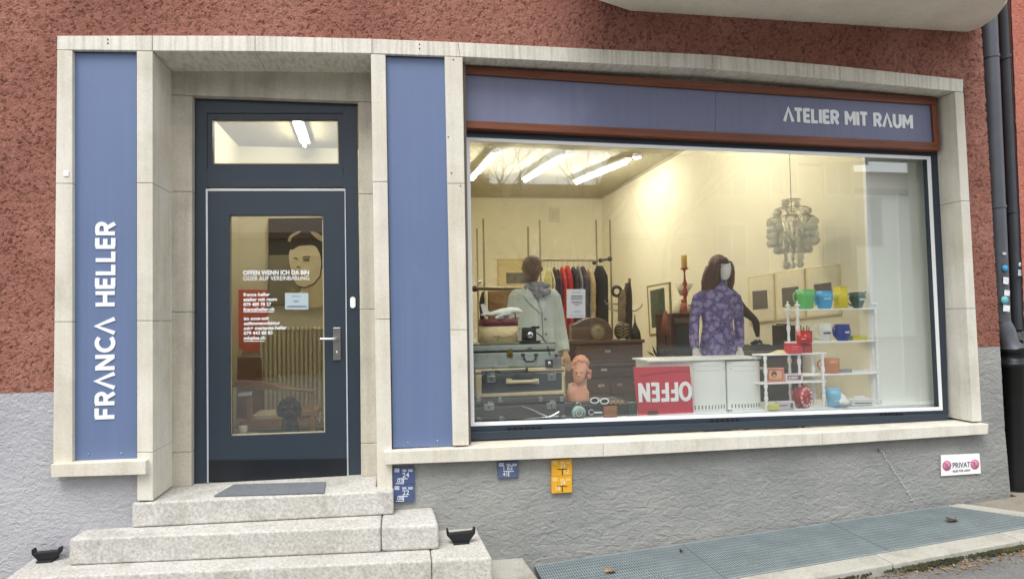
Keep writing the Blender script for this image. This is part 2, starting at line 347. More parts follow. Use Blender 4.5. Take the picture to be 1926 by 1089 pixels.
# ================================================================== SETTING
def ringq(mb, out, inn, Y, d):                   # frame between two quads, each given in photo points TL,TR,BR,BL
    O = [PY(*p, Y) for p in out]; I = [PY(*p, Y) for p in inn]
    for i in range(4): mb.prism([O[i], O[(i+1) % 4], I[(i+1) % 4], I[i]], (0, d, 0))
    return mb
def gz(x): return .424+.0606*(x-.857)
def gzc(x): return gz(max(-9, min(9, x)))
# ground sheet: slopes up to the right along the facade, far parts level
def sheet(name, m, xs, ys, zf, kind='structure'):
    mb = MB(); vs = [(x, y, zf(x, y)) for y in ys for x in xs]; n = len(xs)
    mb.add(vs, [(j*n+i, j*n+i+1, (j+1)*n+i+1, (j+1)*n+i) for j in range(len(ys)-1) for i in range(n-1)])
    o = mb.build(name, m); o['kind'] = kind; return o
ASPH = stone('asphalt', (.20, .20, .195), (.13, .13, .125), .0, speck=.7, bump=.006, rough=.95)
sheet('pavement', ASPH, [-60, -9, -4, -1, 1, 3, 5, 9, 60], [-60, -12, -6, -3, -1.2, -.4, .3], lambda x, y: gzc(x)-.055)
GRASS = mat('lawn', (84, 92, 58), .95, var=.3, vs=3)

B = thing('shop_building', (1.2, .2, gz(1.2)), 'red roughcast shop building with stone framed door and display window', 'building')
def patch(mb, BL, BR, TR, TL, st):
    BL, BR, TR, TL = map(Vector, (BL, BR, TR, TL))
    nx = max(1, int((BR-BL).length/st)); nz = max(1, int((TL-BL).length/st))
    vs = [(BL.lerp(BR, i/nx)).lerp(TL.lerp(TR, i/nx), j/nz) for j in range(nz+1) for i in range(nx+1)]
    fs = [(j*(nx+1)+i, j*(nx+1)+i+1, (j+1)*(nx+1)+i+1, (j+1)*(nx+1)+i) for j in range(nz) for i in range(nx)]
    return mb.add(vs, fs, True)
YW = .03
eT = PY(1846, 80, YW); eM = PY(1880, 650, YW); eB = PY(1902, 932, YW)
zsl = PY(50, 738, YW).z; zsr = PY(1863, 652, YW).z
lx = PY(103, 500, YW).x+.03; rx_ = PY(1818, 300, YW).x
mb = MB()
patch(mb, (-3.0, YW, zsl), (lx, YW, zsl), (lx, YW, 5.0), (-3.0, YW, 5.0), .008)
patch(mb, (lx, YW, 3.83), (.41, YW, 3.92), (.41, YW, 5.0), (lx, YW, 5.0), .009); patch(mb, (.41, YW, 3.92), (rx_, YW, 3.84), (rx_, YW, 5.0), (.41, YW, 5.0), .009)
patch(mb, (rx_, YW, zsr), (eM.x, YW, zsr), (eT.x-.01, YW, 5.0), (rx_, YW, 5.0), .007)
mb.build('red_wall', RED, B)
mb = MB(); patch(mb, (-7, YW, zsl), (-3.0, YW, zsl), (-3.0, YW, 5.0), (-7, YW, 5.0), .05)
patch(mb, (-7, YW, 5.0), (eT.x-.01, YW, 5.0), (eT.x-.03, YW, 9.0), (-7, YW, 9.0), .08); mb.build('outer_red_wall', RED, B)
mb = MB(); YP = YW-.004
patch(mb, (-3.2, YP, .0), (-1.55, YP, .0), (-1.55, YP, 1.24), (-3.2, YP, 1.24), .009); patch(mb, (-3.2, YP, 1.24), (lx, YP, 1.24), (lx, YP, zsl), (-3.2, YP, zsl), .009); mb.build('pale_plinth', GREYL, B)
mb = MB()
zt = PY(1400, 838, -.05).z
patch(mb, (-.06, YP, .2), (eB.x, YP, .45), (eB.x-.035, YP, zt), (-.06, YP, zt), .010)
patch(mb, (rx_-.02, YP, zt), (eB.x-.035, YP, zt), (eM.x, YP, zsr), (rx_-.02, YP, zsr), .010)
mb.build('grey_plinth', GREYR, B)
# masonry behind the faces, corner return at the right
mb = MB()
y0, y1 = .075, .40
mb.box((-7, y0, -1), (-1.6, y1, 9)); mb.box((-1.6, y0, 3.93), (4.40, y1, 9)); mb.box((-1.6, y0, -1), (4.40, y1, .83)); mb.box((-.13, y0, .83), (.47, y1, 3.85)); mb.box((.47, y0, .83), (4.40, .18, 1.2))
mb.build('masonry', mat('masonry_core', (120, 112, 104), .9), B)
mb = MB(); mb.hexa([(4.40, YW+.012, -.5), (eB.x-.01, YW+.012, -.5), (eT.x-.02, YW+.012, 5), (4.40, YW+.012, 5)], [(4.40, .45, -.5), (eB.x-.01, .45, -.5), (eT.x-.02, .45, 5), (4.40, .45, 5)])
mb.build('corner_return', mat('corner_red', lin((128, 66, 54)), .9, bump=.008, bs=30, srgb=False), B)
# ---------------- stone frame
def stones(name, pts_l, pts_r, Y, d, joints, m, gap=.0028, parent=B):
    """upright post between a left and right edge (top, bottom photo points), cut at photo heights"""
    (lt, lb), (rt, rb) = pts_l, pts_r
    def at(a, b, y): k = (y-a[1])/(b[1]-a[1]); return (a[0]+(b[0]-a[0])*k, y)
    ys = [None]+list(joints)+[None]
    for i in range(len(ys)-1):
        L0 = lt if ys[i] is None else at(lt, lb, ys[i]); R0_ = rt if ys[i] is None else at(rt, rb, ys[i]+ (0))
        L1 = lb if ys[i+1] is None else at(lt, lb, ys[i+1]); R1 = rb if ys[i+1] is None else at(rt, rb, ys[i+1])
        q = [PY(*L1, Y), PY(*R1, Y), PY(*R0_, Y), PY(*L0, Y)]
        if ys[i] is not None: q[2].z -= gap; q[3].z -= gap
        MB().prism(q, (0, d, 0)).build(name, m, parent, .003, 2)
def course(name, top, bot, Y, d, m, parent=B):
    for i in range(len(top)-1):
        q = [PY(*bot[i], Y), PY(*bot[i+1], Y), PY(*top[i+1], Y), PY(*top[i], Y)]
        q[1].x -= .0025; q[2].x -= .0025
        MB().prism(q, (0, d, 0)).build(name, m, parent, .003, 2)
course('lintel_stone', [(107.5, 68), (287, 67.5), (480, 68), (700, 73.5), (862, 80), (1340, 103.5), (1580, 125), (1812.5, 150)],
       [(107, 94), (287, 96), (480, 97), (700, 101), (866, 107), (1340, 130), (1580, 151), (1812.5, 173.5)], 0, .40, LIMEV)
stones('post_stone', ((107.5, 94.5), (99.5, 871)), ((136, 95.5), (136, 871)), 0, .07, (345, 605), LIME)
stones('post_stone', ((257, 96.5), (257.8, 941)), ((287, 97), (287.6, 941)), 0, .36, (344, 603, 850), LIME)
stones('post_stone', ((697.5, 102), (709.8, 925)), ((725, 103.5), (738.3, 924)), 0, .36, (342, 600), LIME)
stones('post_stone', ((836.5, 106.5), (852, 838)), ((870, 108.5), (881.8, 837)), 0, .30, (345, 620), LIME)
stones('post_stone', ((1796, 173), (1829.7, 793)), ((1812.5, 174.5), (1846.7, 792)), 0, .30, (378, 580), LIME)
course('sill_stone', [(722, 850), (1135, 832), (1548, 814), (1860, 797)], [(725, 873.5), (1135, 858.5), (1548, 836.5), (1859, 816)], -.05, .235, LIME)
course('panel_sill', [(95, 873), (275, 866)], [(96, 897.5), (274.5, 892)], -.05, .10, LIME)
# door recess: jamb flanges and head at the back of the reveal
YF, YD = .36, .42
xl = PY(287, 500, 0).x; xr = PY(703, 500, 0).x
zl = .994
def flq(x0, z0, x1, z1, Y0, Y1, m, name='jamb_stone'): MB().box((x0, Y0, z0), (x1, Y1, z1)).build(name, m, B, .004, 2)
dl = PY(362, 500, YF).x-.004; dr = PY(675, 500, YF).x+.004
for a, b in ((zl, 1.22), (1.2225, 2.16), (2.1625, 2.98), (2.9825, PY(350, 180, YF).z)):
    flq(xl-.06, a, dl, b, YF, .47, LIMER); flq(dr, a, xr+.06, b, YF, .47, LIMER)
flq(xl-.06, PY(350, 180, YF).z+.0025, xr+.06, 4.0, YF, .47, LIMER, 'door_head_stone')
# ---------------- landing and steps
S = thing('stone_steps', (-.9, -.2, .2), 'weathered light stone steps leading up to the dark blue door', 'steps')
def step(pts, z0, z1, name='step_block', m=STEP, bev=.012):
    MB().prism([(x, y, z1) for x, y in pts], (0, 0, z0-z1)).build(name, m, S, bev, 3)
step([(-1.623, -.003), (-.047, -.085), (-.047, .06), (-.16, .06), (-.16, .55), (-1.56, .55), (-1.56, .06), (-1.623, .06)], .846, .994, 'landing_block')
xj = PZ(717, 990, .845).x
ya = lambda x: -.143+(x+1.909)*(-.199/2.133)
step([(-1.909, -.143), (xj-.003, ya(xj)), (xj-.003, .07), (-1.895, .07)], .692, .843)
step([(xj, ya(xj)), (.224, -.342), (.215, -.10), (.205, .07), (xj, .07)], .692, .843, bev=.018)
yb = lambda x: -.288+(x+2.17)*(-.249/2.693)
xk = PZ(812, 1050, .69).x; xm = -1.2
step([(-2.17, -.288), (xk-.003, yb(xk)), (xk-.003, .07), (-2.19, .07)], .50, .690)
step([(xk, yb(xk)), (.523, -.537), (.50, -.11), (.495, .07), (xk, .07)], .50, .690, bev=.016)
b0 = PZ(980, 1043, .47); b1 = PZ(1013, 1089, .47)
step([(-2.6, -.62), (.56, -.86), (b1.x+(b1.x-b0.x)*.6, -.88), (b1.x, b1.y), (b0.x, .05), (-2.6, .05)], .1, .47, 'bottom_step', CONC, .01)
# ---------------- light-well grating, kerb stones, moss
def on_slope(px, py, dz=0):                       # photo point on the sloping pavement plane
    d = ray(px, py); k = .0606
    t = (.424+dz+k*(CAM.x-.857)-CAM.z)/(d.z-k*d.x); return CAM+d*t
ga = [on_slope(1003, 1064), on_slope(1374, 1089.5)]
GRM = mat('galvanised_blue_grey', (142, 153, 156), .5, .1, var=.12, vs=5)
def fgrate(x): return on_slope(1374, 1089).y+(x-on_slope(1374, 1089).x)*((on_slope(1926, 993).y-on_slope(1374, 1089).y)/(on_slope(1926, 993).x-on_slope(1374, 1089).x))
gx0 = b0.x+.07; gxs = [gx0, on_slope(1330, 1060).x, on_slope(1640, 1020).x, on_slope(1786, 952).x]
for gi in range(3):
    a, b = gxs[gi]+.004, gxs[gi+1]-.004
    G = thing('light_well_grate', ((a+b)/2, -.3, gz((a+b)/2)), ['blue grey metal grate beside the stone steps, leftmost', 'blue grey metal grate in the middle of the row under the window', 'blue grey metal grate under the private sign with a twig on it'][gi], 'grate', 'metal light well grates along the wall')
    yb0 = -.012
    def q(x, y, dz=0): return (x, y, gz(x)+dz)
    skew = .42 if gi == 2 else 0
    bx = b+skew*1.0
    fa, fb = fgrate(a if gi < 2 else a), fgrate(b+(.42 if gi == 2 else 0))
    bb = b
    mb = MB(); mb.hexa([q(a, fa, -.03), q(bb+(.35 if gi == 2 else 0), fb, -.03), q(bb+(.35 if gi == 2 else 0), fb, -.004), q(a, fa, -.004)], [q(a, yb0, -.03), q(bb, yb0, -.03), q(bb, yb0, -.004), q(a, yb0, -.004)])
    mb.build('plate', mat('grate_under', (92, 102, 107), .6, .1, var=.2, vs=6), G)
    mb = MB(); n = int((bb+(.35 if gi == 2 else 0)-a)/.016)
    for i in range(n+1):
        x = a+.003+i*.016; yt = yb0
        if x > bb: yt = yb0-(x-bb)/.35*(abs(fb)-.02)
        if abs(fgrate(x)-yt) < .03: continue
        z = gz(x); mb.hexa([(x, fgrate(x)+.006, z-.004), (x+.006, fgrate(x)+.006, z-.004), (x+.006, fgrate(x)+.006, z+.002), (x, fgrate(x)+.006, z+.002)], [(x, yt-.006, z-.004), (x+.006, yt-.006, z-.004), (x+.006, yt-.006, z+.002), (x, yt-.006, z+.002)])
    mb.build('ribs', GRM, G)
    mb = MB()
    for i in range(1, 14):
        f = i/14; y_a = fa+(yb0-fa)*f; y_b = fb+(yb0-fb)*f
        xe = bb+(.35*(1-f) if gi == 2 else 0)
        mb.hexa([q(a, y_a, -.004), q(xe, y_b, -.004), q(xe, y_b, .0005), q(a, y_a, .0005)], [q(a, y_a+.005, -.004), q(xe, y_b+.005, -.004), q(xe, y_b+.005, .0005), q(a, y_a+.005, .0005)])
    mb.build('cross_bars', GRM, G)
    e = .012
    for p0, p1 in (((a, fa), (bb+(.35 if gi == 2 else 0), fb)), ((a, yb0-e), (bb, yb0-e))):
        MB().hexa([q(*p0, -.03), q(*p1, -.03), q(*p1, .005), q(*p0, .005)], [q(p0[0], p0[1]+e, -.03), q(p1[0], p1[1]+e, -.03), q(p1[0], p1[1]+e, .005), q(p0[0], p0[1]+e, .005)]).build('edge_bar', GRM, G)
mb = MB(); mb.box((gx0-.06, -1.5, .1), (gx0-.002, -.005, .12)); mb.box((gx0-.05, -.9, .2), (3.9, .02, .36))
mb.build('light_well', mat('dark_pit', (22, 22, 22), .95)); structure(bpy.data.objects['light_well'])
# kerb band between grate and asphalt
o1, o2 = on_slope(1520, 1089.5), on_slope(1926, 1016)
def fk(x): return o1.y+(x-o1.x)*(o2.y-o1.y)/(o2.x-o1.x)
kx = [-.2, .75, 2.0, 2.95, 3.9, 4.9, 6.5]
mb_all = []
for i in range(len(kx)-1):
    a, b = kx[i]+.002, kx[i+1]-.002
    mb = MB(); mb.hexa([(a, fk(a), gz(a)-.2), (b, fk(b), gz(b)-.2), (b, fk(b), gz(b)+.004), (a, fk(a), gz(a)+.004)], [(a, fgrate(a)-.004, gz(a)-.2), (b, fgrate(b)-.004, gz(b)-.2), (b, fgrate(b)-.004, gz(b)+.004), (a, fgrate(a)-.004, gz(a)+.004)])
    o = mb.build('kerb', CONC, None, .008, 2); structure(o)
ra, rb_, rc, rd = on_slope(1786, 952), on_slope(1926, 980), on_slope(1926, 966), on_slope(1815, 944)
mb = MB(); vx = gxs[3]
mb.prism([(vx, -.008, gz(vx)+.004), (vx+.35, fgrate(vx+.35), gz(vx+.35)+.004), (vx+.47, fgrate(vx+.47), gz(vx+.47)+.004), (vx+.12, -.008, gz(vx+.12)+.004)], (0, 0, -.2))
structure(mb.build('kerb', CONC, None, .005, 2))
mb = MB(); mb.prism([(vx+.12, -.01, gz(vx)+.0), (vx+.475, fgrate(vx+.475), gz(vx+.4)), (7, fgrate(7), gz(7)), (7, .6, gz(7)), (4.75, .6, gz(4.7)), (4.66, -.01, gz(4.6))], (0, 0, -.2))
structure(mb.build('paving', stone('paving_brown', (.30, .27, .22), (.20, .18, .15), 0, speck=.4), None))
# moss and litter along the kerb
mb = MB(); rng = random.Random(3)
for i in range(5200):
    x = 1.9+rng.random()*3.0
    w = noise.noise(Vector((x*2.3, 0, 0)))
    w += .5*noise.noise(Vector((x*9, 3, 0)))
    if rng.random() > .34+w*1.5: continue
    y = fk(x)-abs(rng.gauss(0, .012+.02*max(0, w)))-.002; z = gz(x)-.055+max(0, .03-.5*abs(y-fk(x)))
    s = .004+rng.random()*.009; a = rng.random()*6
    mb.cbox((x, y, z), (s, s*.7, s*.8), a, rng.random(), rng.random())
tag(mb.build('moss', mat('moss', (58, 60, 36), .95, var=.65, vs=6)), 'dark green moss along the outer edge of the concrete kerb', 'moss', kind='stuff')
mb = MB()
for i in range(420):
    x = 1.9+rng.random()*3.0; y = fk(x)-abs(rng.gauss(0, .06))-.01; s = .006+rng.random()*.016
    mb.cbox((x, y, gz(x)-.048), (s, s*.6, .0025), rng.random()*6, rng.gauss(0, .3), rng.gauss(0, .3))
tag(mb.build('leaf_litter', mat('leaf_litter', (150, 122, 84), .9, var=.5, vs=30)), 'pale dry leaf litter scattered on the asphalt beside the mossy kerb', 'leaf litter', kind='stuff')
mb = MB()
for i in range(260):
    x = -2.75+rng.random()*.55; y = -.02-rng.random()*.12; h = .02+rng.random()*.07; a = rng.random()*6
    z = gz(x)-.055; w = Vector((math.cos(a)*.004, math.sin(a)*.004, 0)); l = Vector((rng.gauss(0, .015), rng.gauss(0, .015), h)); p = Vector((x, y, z))
    mb.prism([p-w, p+w, p+l], (0, .001, 0))
tag(mb.build('weeds', mat('weeds', (88, 104, 52), .9, var=.4, vs=30)), 'small green weeds at the foot of the pale wall', 'weeds', kind='stuff')
def leaf(px, py, s, rz, lab, col):
    p = on_slope(px, py, .008); mb = MB(); n = 9; r = random.Random(px)
    L = [Vector((math.cos(rz), math.sin(rz), 0)), Vector((-math.sin(rz), math.cos(rz), 0))]
    top = [p+L[0]*s*(t_-.5)+L[1]*s*.28*math.sin(PI*t_)*(1+.35*r.random())+Vector((0, 0, .018*math.sin(PI*t_*1.7)+.004)) for t_ in [i/n for i in range(n+1)]]
    bot = [p+L[0]*s*(t_-.5)-L[1]*s*.28*math.sin(PI*t_)*(1+.35*r.random())+Vector((0, 0, .010*math.sin(PI*t_*1.3)+.002)) for t_ in [i/n for i in range(n+1)]]
    vs = top+bot+[v-Vector((0, 0, .0015)) for v in top+bot]; k = n+1
    mb.add(vs, [(i, i+1, k+i+1, k+i) for i in range(n)]+[(2*k+i, 3*k+i, 3*k+i+1, 2*k+i+1) for i in range(n)])
    st = p+L[0]*s*.5; mb.tube([st, st+L[0]*s*.25+Vector((0, 0, .008)), st+L[0]*s*.42+L[1]*.01], .0012, 5)
    tag(mb.build('fallen_leaf', mat('dead_leaf_%d' % col[0], col, .8, var=.3, vs=40)), lab, 'leaf')
leaf(1148, 1074, .085, .3, 'tan curled dead leaf on the leftmost grate near the bottom edge', (150, 118, 78))
leaf(1790, 978, .11, .5, 'dark curled dead leaf with stem on the rightmost grate', (70, 52, 44))
leaf(1282, 1037, .04, 1.2, 'small brown leaf scrap against the wall beside the grate', (92, 70, 50))
# ---------------- balcony
mb = MB(); pts = []
zb = 4.27
pr = [PZ(1812, 66, zb), PZ(1850, 52, zb), PZ(1876, 34, zb), PZ(1893, 12, zb), PZ(1899, -4, zb), PZ(1901, -60, zb)]
out = [(1.7, .06), (1.3, -.12), (1.05, -.4), (.95, -.75), (.9, -1.15)]
poly = [Vector((p.x, max(p.y, -1.15) if i else .06, zb)) for i, p in enumerate(pr)][::-1]
poly = [Vector((poly[0].x, -1.15, zb))]+poly[0:]
# clean order: right outer -> wall right -> wall left -> left outer
allp = poly+[Vector((x, y, zb)) for x, y in out]
clean = [allp[0]]
for v in allp[1:]:
    if (v-clean[-1]).length > .02: clean.append(v)
cen = sum(clean, Vector())/len(clean)
inn = [cen+(v-cen)*.985 for v in clean]
n = len(clean); lay = [[Vector((v.x, v.y, zb)) for v in inn], [Vector((v.x, v.y, zb+.02)) for v in clean], [Vector((v.x, v.y, zb+.9)) for v in clean]]
mb.add([v for L_ in lay for v in L_], [tuple(range(n))]+[(k*n+i, k*n+(i+1) % n, (k+1)*n+(i+1) % n, (k+1)*n+i) for k in range(2) for i in range(n)]+[tuple(range(3*n-1, 2*n-1, -1))])
mb.build('balcony', BALC, B)
# ---------------- neighbour house, recess and pipes
NB = thing('neighbour_house', (6.5, .3, gz(6)), 'neighbouring red rendered house at the right edge behind the downpipes', 'building')
nl = PY(1916, 80, .12).x; nlb = PY(1940, 900, .12).x
mb = MB(); patch(mb, (nlb, .12, 1.9), (9, .12, 1.9), (9, .12, 7), (nl-.04, .12, 7), .03); mb.build('red_wall', stucco('neighbour_red', (.42, .14, .10), (.50, .18, .13), (.55, .22, .17), .008, 26), NB)
mb = MB(); mb.box((nlb, .10, -.5), (9, .6, 1.9)); mb.build('plinth', GREYR, NB); mb = MB(); mb.box((nl-.05, .15, 1.9), (9, .6, 7)); mb.build('masonry', mat('corner_red', lin((128, 66, 54)), .9, bump=.008, bs=30, srgb=False), NB)
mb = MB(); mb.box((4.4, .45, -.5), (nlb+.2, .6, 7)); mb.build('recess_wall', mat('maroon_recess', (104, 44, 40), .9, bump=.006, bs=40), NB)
def pipe(p_top, p_bot, Y, rpx, name, lab, lower=None, stickers=()):
    a = PY(*p_top, Y); b = PY(*p_bot, Y); r = rpx*sx(Y, 1890)
    a = a+(a-b)*.4
    T = thing(name, (b.x, b.y, b.z), lab, 'downpipe', 'downpipes in the recess')
    mb = MB(); mb.tube([a, a.lerp(b, .3), a.lerp(b, .6), b], r, 20); mb.build('pipe', ZINC, T)
    for k in (.35, .72):
        c = a.lerp(b, k); MB().tube([c-Vector((0, 0, .012)), c+Vector((0, 0, .012))], r*1.09, 20).build('clamp', ZINC, T)
    if lower:
        c = PY(*lower[0], Y-.03); d = PY(*lower[1], Y-.03); R = lower[2]*sx(Y, 1890)
        MB().tube([b, b.lerp(c, .35), b.lerp(c, .8), c+Vector((0, 0, .0))], [r, r*1.15, r*1.05, R*1.12], 20).build('offset_bend', ZINC, T)
        mb = MB(); dz = (c-d).normalized()
        mb.tube([c+dz*.0, c-dz*.03, c-dz*.031, c-dz*.10, c-dz*.101, c-dz*.14, c-dz*.15, d], [R*1.28, R*1.28, R*1.12, R*1.12, R*1.25, R*1.25, R, R], 22); mb.build('cast_iron_pipe', IRON, T)
    for (px, py, w, h, col, rnd) in stickers:
        c = PY(px, py, Y-r-.002); mb = MB(); s = sx(Y, 1890)
        if rnd: mb.lathe([(.001, -.001), (w/2*s, -.001), (w/2*s, .001), (.001, .001)], c, 16, 'Y')
        else: mb.cbox(c, (w*s, .002, h*s), 0, 0, .1)
        mb.build('sticker', mat('sticker_%d_%d' % (col[0], col[2]), col, .5, var=.25, vs=80), T)
pipe((1860, 60), (1884, 606), .16, 12.5, 'downpipe', 'grey metal downpipe with stickers nearest the shop corner, black iron below', ((1903, 656), (1911, 934), 17.5),
     [(1891, 505, 11, 11, (60, 150, 200), 1), (1892, 528, 10, 11, (230, 230, 235), 0), (1894, 551, 10, 9, (225, 230, 235), 0), (1890, 565, 14, 15, (110, 180, 190), 1), (1893, 580, 12, 10, (235, 236, 240), 0), (1889, 477, 7, 4, (190, 190, 195), 0)])
pipe((1897, 60), (1921, 620), .20, 12.5, 'downpipe', 'grey metal downpipe next to the neighbour wall, farther right', ((1938, 640), (1944, 930), 17.5),
     [(1920, 498, 8, 8, (225, 232, 240), 1), (1919, 513, 8, 10, (200, 220, 235), 0)])
# ---------------- interior shell
mb = MB(); mb.box((-2.2, .5, .6), (4.6, 8.0, zl-.02)); structure(mb.build('shop_floor', FLOOR))
XR = 3.8; YB = 7.6; ZC = 4.3
mb = MB(); mb.box((XR, .44, .9), (XR+.25, YB+.1, ZC+.1)); mb.build('side_wall_interior', YWALL, B)
mb = MB(); mb.box((.15, YB, .9), (XR-.001, YB+.15, ZC+.1)); mb.build('back_wall_interior', YWALL, B)
mb = MB(); mb.box((.15, .45, .9), (.28, YB-.001, ZC+.1)); mb.build('partition_wall', YWALL, B)
mb = MB(); mb.box((XR+.001, .435, .9), (4.62, .60, 4.2)); mb.box((4.38, .28, .9), (4.52, .434, 4.2)); mb.build('window_return_wall', WWALL, B)
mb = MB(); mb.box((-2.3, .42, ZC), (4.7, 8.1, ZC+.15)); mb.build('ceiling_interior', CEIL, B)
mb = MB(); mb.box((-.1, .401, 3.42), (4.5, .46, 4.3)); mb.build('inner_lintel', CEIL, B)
mb = MB(); mb.box((-2.3, .48, 3.72), (-.1, .52, 4.3)); mb.build('inner_door_lintel', CEIL, B)
mb = MB(); mb.box((-1.75, .471, .9), (-1.62, 2.9, 4.3)); mb.box((-1.619, 2.75, .9), (.149, 2.9, 4.3)); mb.build('door_room_wall', YWALL, B)
mb = MB(); mb.box((-1.95, .47, zl), (-1.46, .50, 3.75)); mb.box((-.2, .471, zl), (.15, .50, 3.75)); mb.build('inner_door_reveal', WWALL, B)
mb = MB(); mb.box((.3, .32, 1.2), (4.379, .80, 1.335)); mb.build('window_ledge', WHITE, B, .004)
# white panelled return beside the window
mb = MB(); a = PY(1690, 400, .43); b = PY(1690, 770, .43)
for x in (a.x, a.x+.30): mb.box((x-.008, .427, 1.4), (x+.008, .4345, 3.05))
mb.box((a.x-.008, .427, 3.05), (a.x+.308, .4345, 3.066)); mb.build('panel_moulding', WWALL, B)
mb = MB(); mb.box((XR-.012, .40, 1.335), (XR+.02, .434, 4.1)); mb.build('corner_bead', WHITE, B)
# ceiling / wall cove line
mb = MB(); mb.box((XR-.02, .5, ZC-.03), (XR-.001, YB-.001, ZC-.001)); mb.box((.3, YB-.02, ZC-.03), (XR-.03, YB-.001, ZC-.001)); mb.build('picture_rail', CEIL, B)
# tube lights
def tube_light(p, q, Z, lab, tm=None):
    a = PZ(*p, Z); b = PZ(*q, Z)
    T = thing('tube_light', (a.x, a.y, Z), lab, 'ceiling light', 'fluorescent tubes on the shop ceiling')
    d = (b-a).normalized(); L = (b-a).length
    c = (a+b)/2; rz = math.atan2(d.y, d.x)
    MB().cbox((c.x, c.y, Z+.045), (L+.06, .10, .03), rz).build('housing', WHITE, T, .004)
    MB().tube([a+d*.02, b-d*.02], .016, 12).build('tube', tm or TUBEM, T)
    for e in (a, b): MB().tube([e+Vector((0, 0, .03)), e-Vector((0, 0, .012))], .012, 8).build('lamp_holder', WHITE, T)
ZT = 4.19
tube_light((930, 293), (888, 338), ZT, 'lit fluorescent tube behind the window, leftmost of the three')
tube_light((1058, 299), (987, 341), ZT, 'lit fluorescent tube behind the window, middle of the three')
tube_light((1180, 306), (1083, 345), ZT, 'lit fluorescent tube behind the window, rightmost of the three')
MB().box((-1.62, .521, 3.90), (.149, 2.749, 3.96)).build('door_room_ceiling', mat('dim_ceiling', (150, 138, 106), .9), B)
tube_light((557, 226), (574, 275), 3.83, 'lit fluorescent tube seen through the glass above the door', emis('tube_glow_soft', (1, .93, .78), TUBE*.95))
for xx, lab in ((1.45, 'added unseen fluorescent tube near the shop front, left of two above the window'), (2.75, 'added unseen fluorescent tube near the shop front, right of two above the window')):  # added tubes, out of frame, to light the side wall and display
    a_ = Vector((xx, 1.1, ZT)); T = thing('tube_light', tuple(a_), lab, 'ceiling light', 'fluorescent tubes on the shop ceiling')
    MB().box((xx-.065, 1.07, ZT+.03), (xx+.065, 2.63, ZT+.06)).build('housing', WHITE, T, .004); MB().tube([a_, a_+Vector((0, 1.5, 0))], .02, 12).build('tube', TUBEM, T)
    for yy in (1.1, 2.6): MB().tube([(xx, yy, ZT+.03), (xx, yy, ZT-.012)], .012, 8).build('lamp_holder', WHITE, T)
for (px, py), lab in zip(((935, 288), (1070, 292), (1198, 297)), ('leftmost', 'middle', 'rightmost')):
    p = PZ(px, py, ZC-.06); T = thing('round_lamp', (p.x, p.y, ZC-.06), 'small round lit ceiling lamp, %s of three, at the end of a tube' % lab, 'ceiling light', 'round lamps on the shop ceiling')
    MB().lathe([(.055, .0), (.06, .03), (.06, .055)], p, 20).build('rim', WHITE, T)
    MB().lathe([(.001, -.012), (.03, -.010), (.052, -.001), (.052, .004)], p, 20).build('diffuser', TUBEM, T)
# ================================================================== DOOR AND WINDOW
D = MB()
ringq(D, [(362, 187), (671, 187), (679.5, 902), (364, 910)], [(389, 213), (645, 213), (652, 903), (390.5, 909.5)], YD, .06)
D.prism([PY(389.5, 352, YD+.001), PY(647.5, 352, YD+.001), PY(645, 318, YD+.001), PY(389, 318, YD+.001)], (0, .058, 0))
D.build('door_frame', FRAME, B)
D = MB(); ringq(D, [(390, 214.5), (645, 214.5), (646, 318), (390, 318)], [(400, 225), (636, 225), (637.5, 309), (400, 309)], YD+.008, .05)
tf = D.build('transom_frame', FRAME, B)
D = MB(); D.prism(rect(398, 222, 639, 311, YD+.035), (0, .006, 0)); D.build('transom_glass', GLASS, tf)
D = MB(); ringq(D, [(400.3, 225.3), (635.8, 225.3), (637, 308.8), (400.3, 308.8)], [(402, 227), (634.5, 227), (635.5, 307.3), (402, 307.3)], YD+.030, .004); D.build('transom_gasket', mat('pale_gasket', (200, 190, 150), .6), tf)
D = MB(); ringq(D, [(391, 360), (648.5, 360), (653, 900.5), (392, 905)], [(431.5, 404.5), (608, 404.5), (612, 813.5), (433, 820)], YD-.004, .06)
leaf_ = D.build('door_leaf', FRAME, B)
D = MB(); ringq(D, [(387, 355.5), (649.5, 355.5), (655.5, 901), (389.5, 907.5)], [(390.4, 359.3), (648, 359.3), (653, 901), (392.3, 907.5)], YD-.007, .012)
D.build('door_seal', mat('silver_seal', (205, 212, 222), .4, .2), B)
D = MB(); D.prism([PY(392.5, 904.5, YD-.012), PY(652.5, 900, YD-.012), PY(652.3, 862, YD-.012), PY(392.3, 865, YD-.012)], (0, .007, 0)); D.build('kick_plate', FRAMED, leaf_, .001)
D = MB(); D.prism([PY(430, 822, YD+.03), PY(613, 815, YD+.03), PY(610, 402, YD+.03), PY(430, 402, YD+.03)], (0, .006, 0)); D.build('door_glass', GLASS, leaf_)
D = MB(); ringq(D, [(432, 405), (607.5, 405), (611.5, 813), (434, 819.5)], [(434, 407.5), (606, 407.5), (609.7, 810.5), (436, 816.8)], YD+.024, .005); D.build('glass_gasket', mat('cream_gasket', (196, 188, 158), .6), leaf_)
D = MB(); pbox(D, 626.5, 616, 640.5, 677, YD-.016, .012); h = D.build('handle_plate', METAL, leaf_, .003)
a = PY(633, 637.5, YD-.016); b = PY(633, 637.5, YD-.065); c = PY(602, 637.8, YD-.065)
D = MB(); D.tube([a, b+Vector((0, .006, 0)), b+Vector((-.004, .001, 0)), b.lerp(c, .2), c], .0095, 12); D.build('handle', METAL, leaf_)
D = MB(); D.lathe([(.001, 0), (.011, 0), (.011, .008), (.001, .008)], PY(634, 663, YD-.016), 16, 'Y'); D.build('lock_cylinder', METAL, leaf_)
D = MB(); D.loft([(0, 0, 0, 1, 1)]*2, 4) if 0 else None
